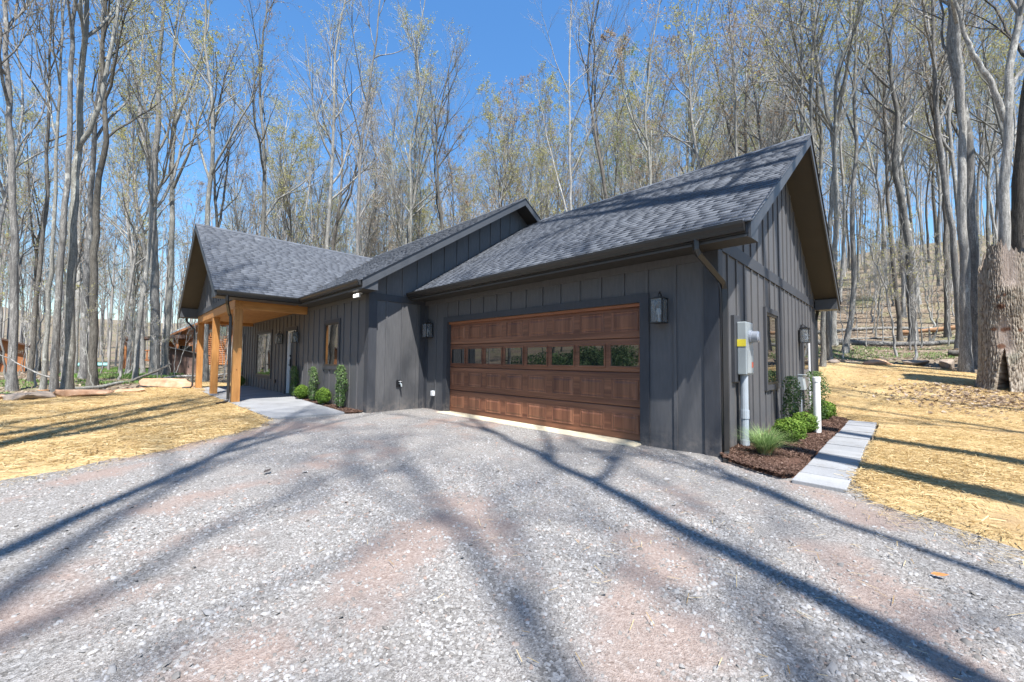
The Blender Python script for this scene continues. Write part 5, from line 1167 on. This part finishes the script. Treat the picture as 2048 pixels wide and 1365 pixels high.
V[..., 2] += (.012+.02*(vnoise(sx, sy, .9, 6)-.5)+.012*(vnoise(sx, sy, .3, 7)-.5)+ss*.18)[:, None]
fc = np.array([(4, 5, 6, 7), (0, 1, 5, 4), (1, 2, 6, 5), (2, 3, 7, 6), (3, 0, 4, 7)])
F = (fc[None]+8*np.arange(k)[:, None, None]).reshape(-1, 4)
M = Mat('crushed_limestone'); f = M.noise(60, 4, M.pos(), .7)
c = M.ramp(M.attr('tone'), [(0, (.125, .117, .108)), (.25, (.19, .181, .171)), (.6, (.25, .243, .235)), (.90, (.345, .34, .335)), (.95, (.255, .205, .175)), (1, (.245, .18, .15))])
M.col(M.mix(.4, c, M.ramp(f, [(.3, (.35, .35, .35)), (.7, (.7, .7, .7))]), 'OVERLAY')).set(rough=.85, spec=.25); M_STONE = M.m
o = link('gravel', rawmesh('gravel', V.reshape(-1, 3), F, M_STONE, None, {'tone': np.repeat(g.random(k), 5)})); tag(o, 'loose pale grey crushed stone spread over the drive', 'gravel', kind='stuff')
NSTONE = k

def straws(R, n, name, label, lo=.05, hi=.13, wide=.0022):
    nr, nc = R.shape[:2]; X, Y = [], []
    u, v = g.random(n*4)*(nr-1.001), g.random(n*4)*(nc-1.001); i, j = u.astype(int), v.astype(int); fu, fv = (u-i)[:, None], (v-j)[:, None]
    p = (R[i, j]*(1-fu)+R[i+1, j]*fu)*(1-fv)+(R[i, j+1]*(1-fu)+R[i+1, j+1]*fu)*fv
    p = p+g.normal(0, .05, p.shape)
    q = np.c_[p, H(p[:, 0], p[:, 1])]-CAM; dep = q@FWD; px = (q@RGT)/np.maximum(dep, .05)*787
    e1 = R[i, j]-R[i+1, j]; e2 = R[i, j]-R[i, j+1]; area = np.abs(e1[:, 0]*e2[:, 1]-e1[:, 1]*e2[:, 0])
    wgt = area/np.maximum(dep, 3)**1.4; ok = (dep > 1) & (np.abs(px) < 1080) & (g.random(len(p)) < wgt/np.quantile(wgt[(dep > 1) & (np.abs(px) < 1080)], .93))
    p = p[ok]; p = p[g.random(len(p)) < np.clip(.25+1.9*(vnoise(p[:, 0], p[:, 1], .7, 14)*.6+vnoise(p[:, 0], p[:, 1], .2, 16)*.4-.25), .1, 1)][:n]; k = len(p); z = H(p[:, 0], p[:, 1])+.03+.025*(vnoise(p[:, 0], p[:, 1], .45, 8)-.4)+g.uniform(.002, .02, k)
    c = np.c_[p, z]; a = g.uniform(0, 6.283, k); L = g.uniform(lo, hi, k)[:, None]*.5; ti = g.normal(0, .16, k); W = wide*g.uniform(.7, 1.5, k)[:, None]
    u = np.c_[np.cos(a), np.sin(a), ti]*L; w = np.c_[-np.sin(a), np.cos(a), g.normal(0, .5, k)]*W; m = g.normal(0, .004, (k, 3)); m[:, 2] = np.abs(m[:, 2])*1.5
    V = np.stack([c-u-w, c+u-w, c+u+w, c-u+w], 1).reshape(-1, 3)
    F = np.arange(4*k).reshape(-1, 4); to = g.random(k)
    o = link(name, rawmesh(name, V, F, M_STRW, None, {'tone': to})); tag(o, label, 'straw', kind='stuff')
M_STRW = leaf('straw_stalk', (.32, .205, .08), (.52, .385, .18), (.69, .56, .33))
straws(RR, 70000, 'straw', 'golden straw mulch scattered on the yard right of the slab path')
straws(RL, 60000, 'straw', 'golden straw mulch scattered on the yard left of the drive', .06, .16, .003)
# stray straw on the drive
k = 420; p = np.c_[g.uniform(-.5, 3.6, k), g.uniform(-4.6, -.8, k)]; wv = g.random(k) < .25+.75*sst(.5, 3.2, p[:, 0]+.35*(p[:, 1]+4)); p = p[wv]
e1 = RL[20:100, 0][g.integers(0, 80, 1800)]+np.abs(g.normal(0, .16, (1800, 1)))*np.array([[.8, .25]])+g.normal(0, .05, (1800, 2)); e2 = RR[95:150, 0][g.integers(0, 55, 1500)]+np.abs(g.normal(0, .18, (1500, 1)))*np.array([[-.3, -.9]])+g.normal(0, .05, (1500, 2))
p = np.vstack([p, e1, e2]); p = p[(p[:, 0] > -5.9) & ~((p[:, 0] < 2.4) & (p[:, 1] > -.65))]; k = len(p)
c = np.c_[p, np.full(k, .034)]; a = g.uniform(0, 6.283, k); L = g.uniform(.015, .05, k)[:, None]; u = np.c_[np.cos(a), np.sin(a), g.normal(0, .1, k)]*L; w = np.c_[-np.sin(a), np.cos(a), np.zeros(k)]*.0016
o = link('stray_straw', rawmesh('stray_straw', np.stack([c-u-w, c+u-w, c+u+w, c-u+w], 1).reshape(-1, 3), np.arange(4*k).reshape(-1, 4), M_STRW, None, {'tone': g.random(k)})); tag(o, 'stray straw stalks blown over the gravel drive', 'straw', kind='stuff')

def scatter_wedge(n, r0, r1, h0=83, h1=188, pw=.6):
    hd = np.radians(g.uniform(h0, h1, n)); d = r0+(r1-r0)*g.random(n)**pw; x, y = CAM[0]+d*np.cos(hd), CAM[1]+d*np.sin(hd)
    ok = ~((x > -22) & (x < 1.5) & (y > -4) & (y < 9)) & ~inpoly(POLY_L, x, y) & ~inpoly(POLY_R, x, y); return x[ok], y[ok]
x, y = scatter_wedge(50000, 12, 46); k = len(x)
c = np.c_[x, y, H(x, y)+g.uniform(.005, .05, k)]; nr = g.normal(0, .5, (k, 3)); nr[:, 2] = 1; nr /= np.linalg.norm(nr, axis=1)[:, None]; u = np.cross(nr, g.normal(size=(k, 3))); u /= np.linalg.norm(u, axis=1)[:, None]; w = np.cross(nr, u); L = g.uniform(.03, .08, k)[:, None]
xl = np.concatenate([x, g.normal(4.3, 1.0, 2600)]); yl = np.concatenate([y, g.normal(10.0, .95, 2600)]); kk = np.hypot(xl-4.86, yl-11.6) > .62; xl, yl = xl[kk], yl[kk]; k = len(xl)
c = np.c_[xl, yl, H(xl, yl)+g.uniform(.01, .06, k)]; nr = g.normal(0, .5, (k, 3)); nr[:, 2] = 1; nr /= np.linalg.norm(nr, axis=1)[:, None]; u = np.cross(nr, g.normal(size=(k, 3))); u /= np.linalg.norm(u, axis=1)[:, None]; w = np.cross(nr, u); L = g.uniform(.03, .08, k)[:, None]
M_LIT = leaf('dead_leaf_litter', (.13, .085, .055), (.31, .23, .16), (.54, .45, .36))
o = link('leaf_litter', rawmesh('leaf_litter', np.stack([c-u*L, c+w*L*.6, c+u*L, c-w*L*.6], 1).reshape(-1, 3), np.arange(4*k).reshape(-1, 4), M_LIT, None, {'tone': g.random(k)})); tag(o, 'brown dead leaves littering the forest floor', 'leaves', kind='stuff')
def grass(label, cen, rad, n, hgt):
    a = g.uniform(0, 6.283, n); q = np.sqrt(g.random(n)); x = cen[0]+np.cos(a)*q*rad[0]; y = cen[1]+np.sin(a)*q*rad[1]
    ok = (vnoise(x, y, 1.1, 15) > .42) & ~inpoly(POLY_L, x, y) & ~inpoly(POLY_R, x, y); x, y = x[ok], y[ok]; k = len(x); b = np.c_[x, y, H(x, y)-.01]
    a = g.uniform(0, 6.283, k); h = hgt*g.uniform(.5, 1.2, k)[:, None]; s = np.c_[-np.sin(a), np.cos(a), np.zeros(k)]*.012; tip = b+np.c_[np.cos(a)*.5, np.sin(a)*.5, np.ones(k)]*h
    o = link('grass', rawmesh('grass', np.stack([b-s, b+s, tip], 1).reshape(-1, 3), np.arange(3*k).reshape(-1, 3), M_GRS, None, {'tone': g.random(k)})); tag(o, label, 'grass', kind='stuff')
grass('bright green grass between the left woods and the cabin', (-40, -5.2), (19, 3.2), 60000, .16)
grass('short green grass along the foot of the wooded slope', (2.4, 17.6), (4.2, 1.7), 6500, .09)
grass('thin green grass among the trunks of the left woods', (-19.5, -8.3), (4, 2.2), 9000, .10)
print('SCENE stones', NSTONE, 'tris', sum(len(p.vertices)-2 for me in bpy.data.meshes for p in me.polygons) if False else sum(len(me.loops)-2*len(me.polygons) for me in bpy.data.meshes))
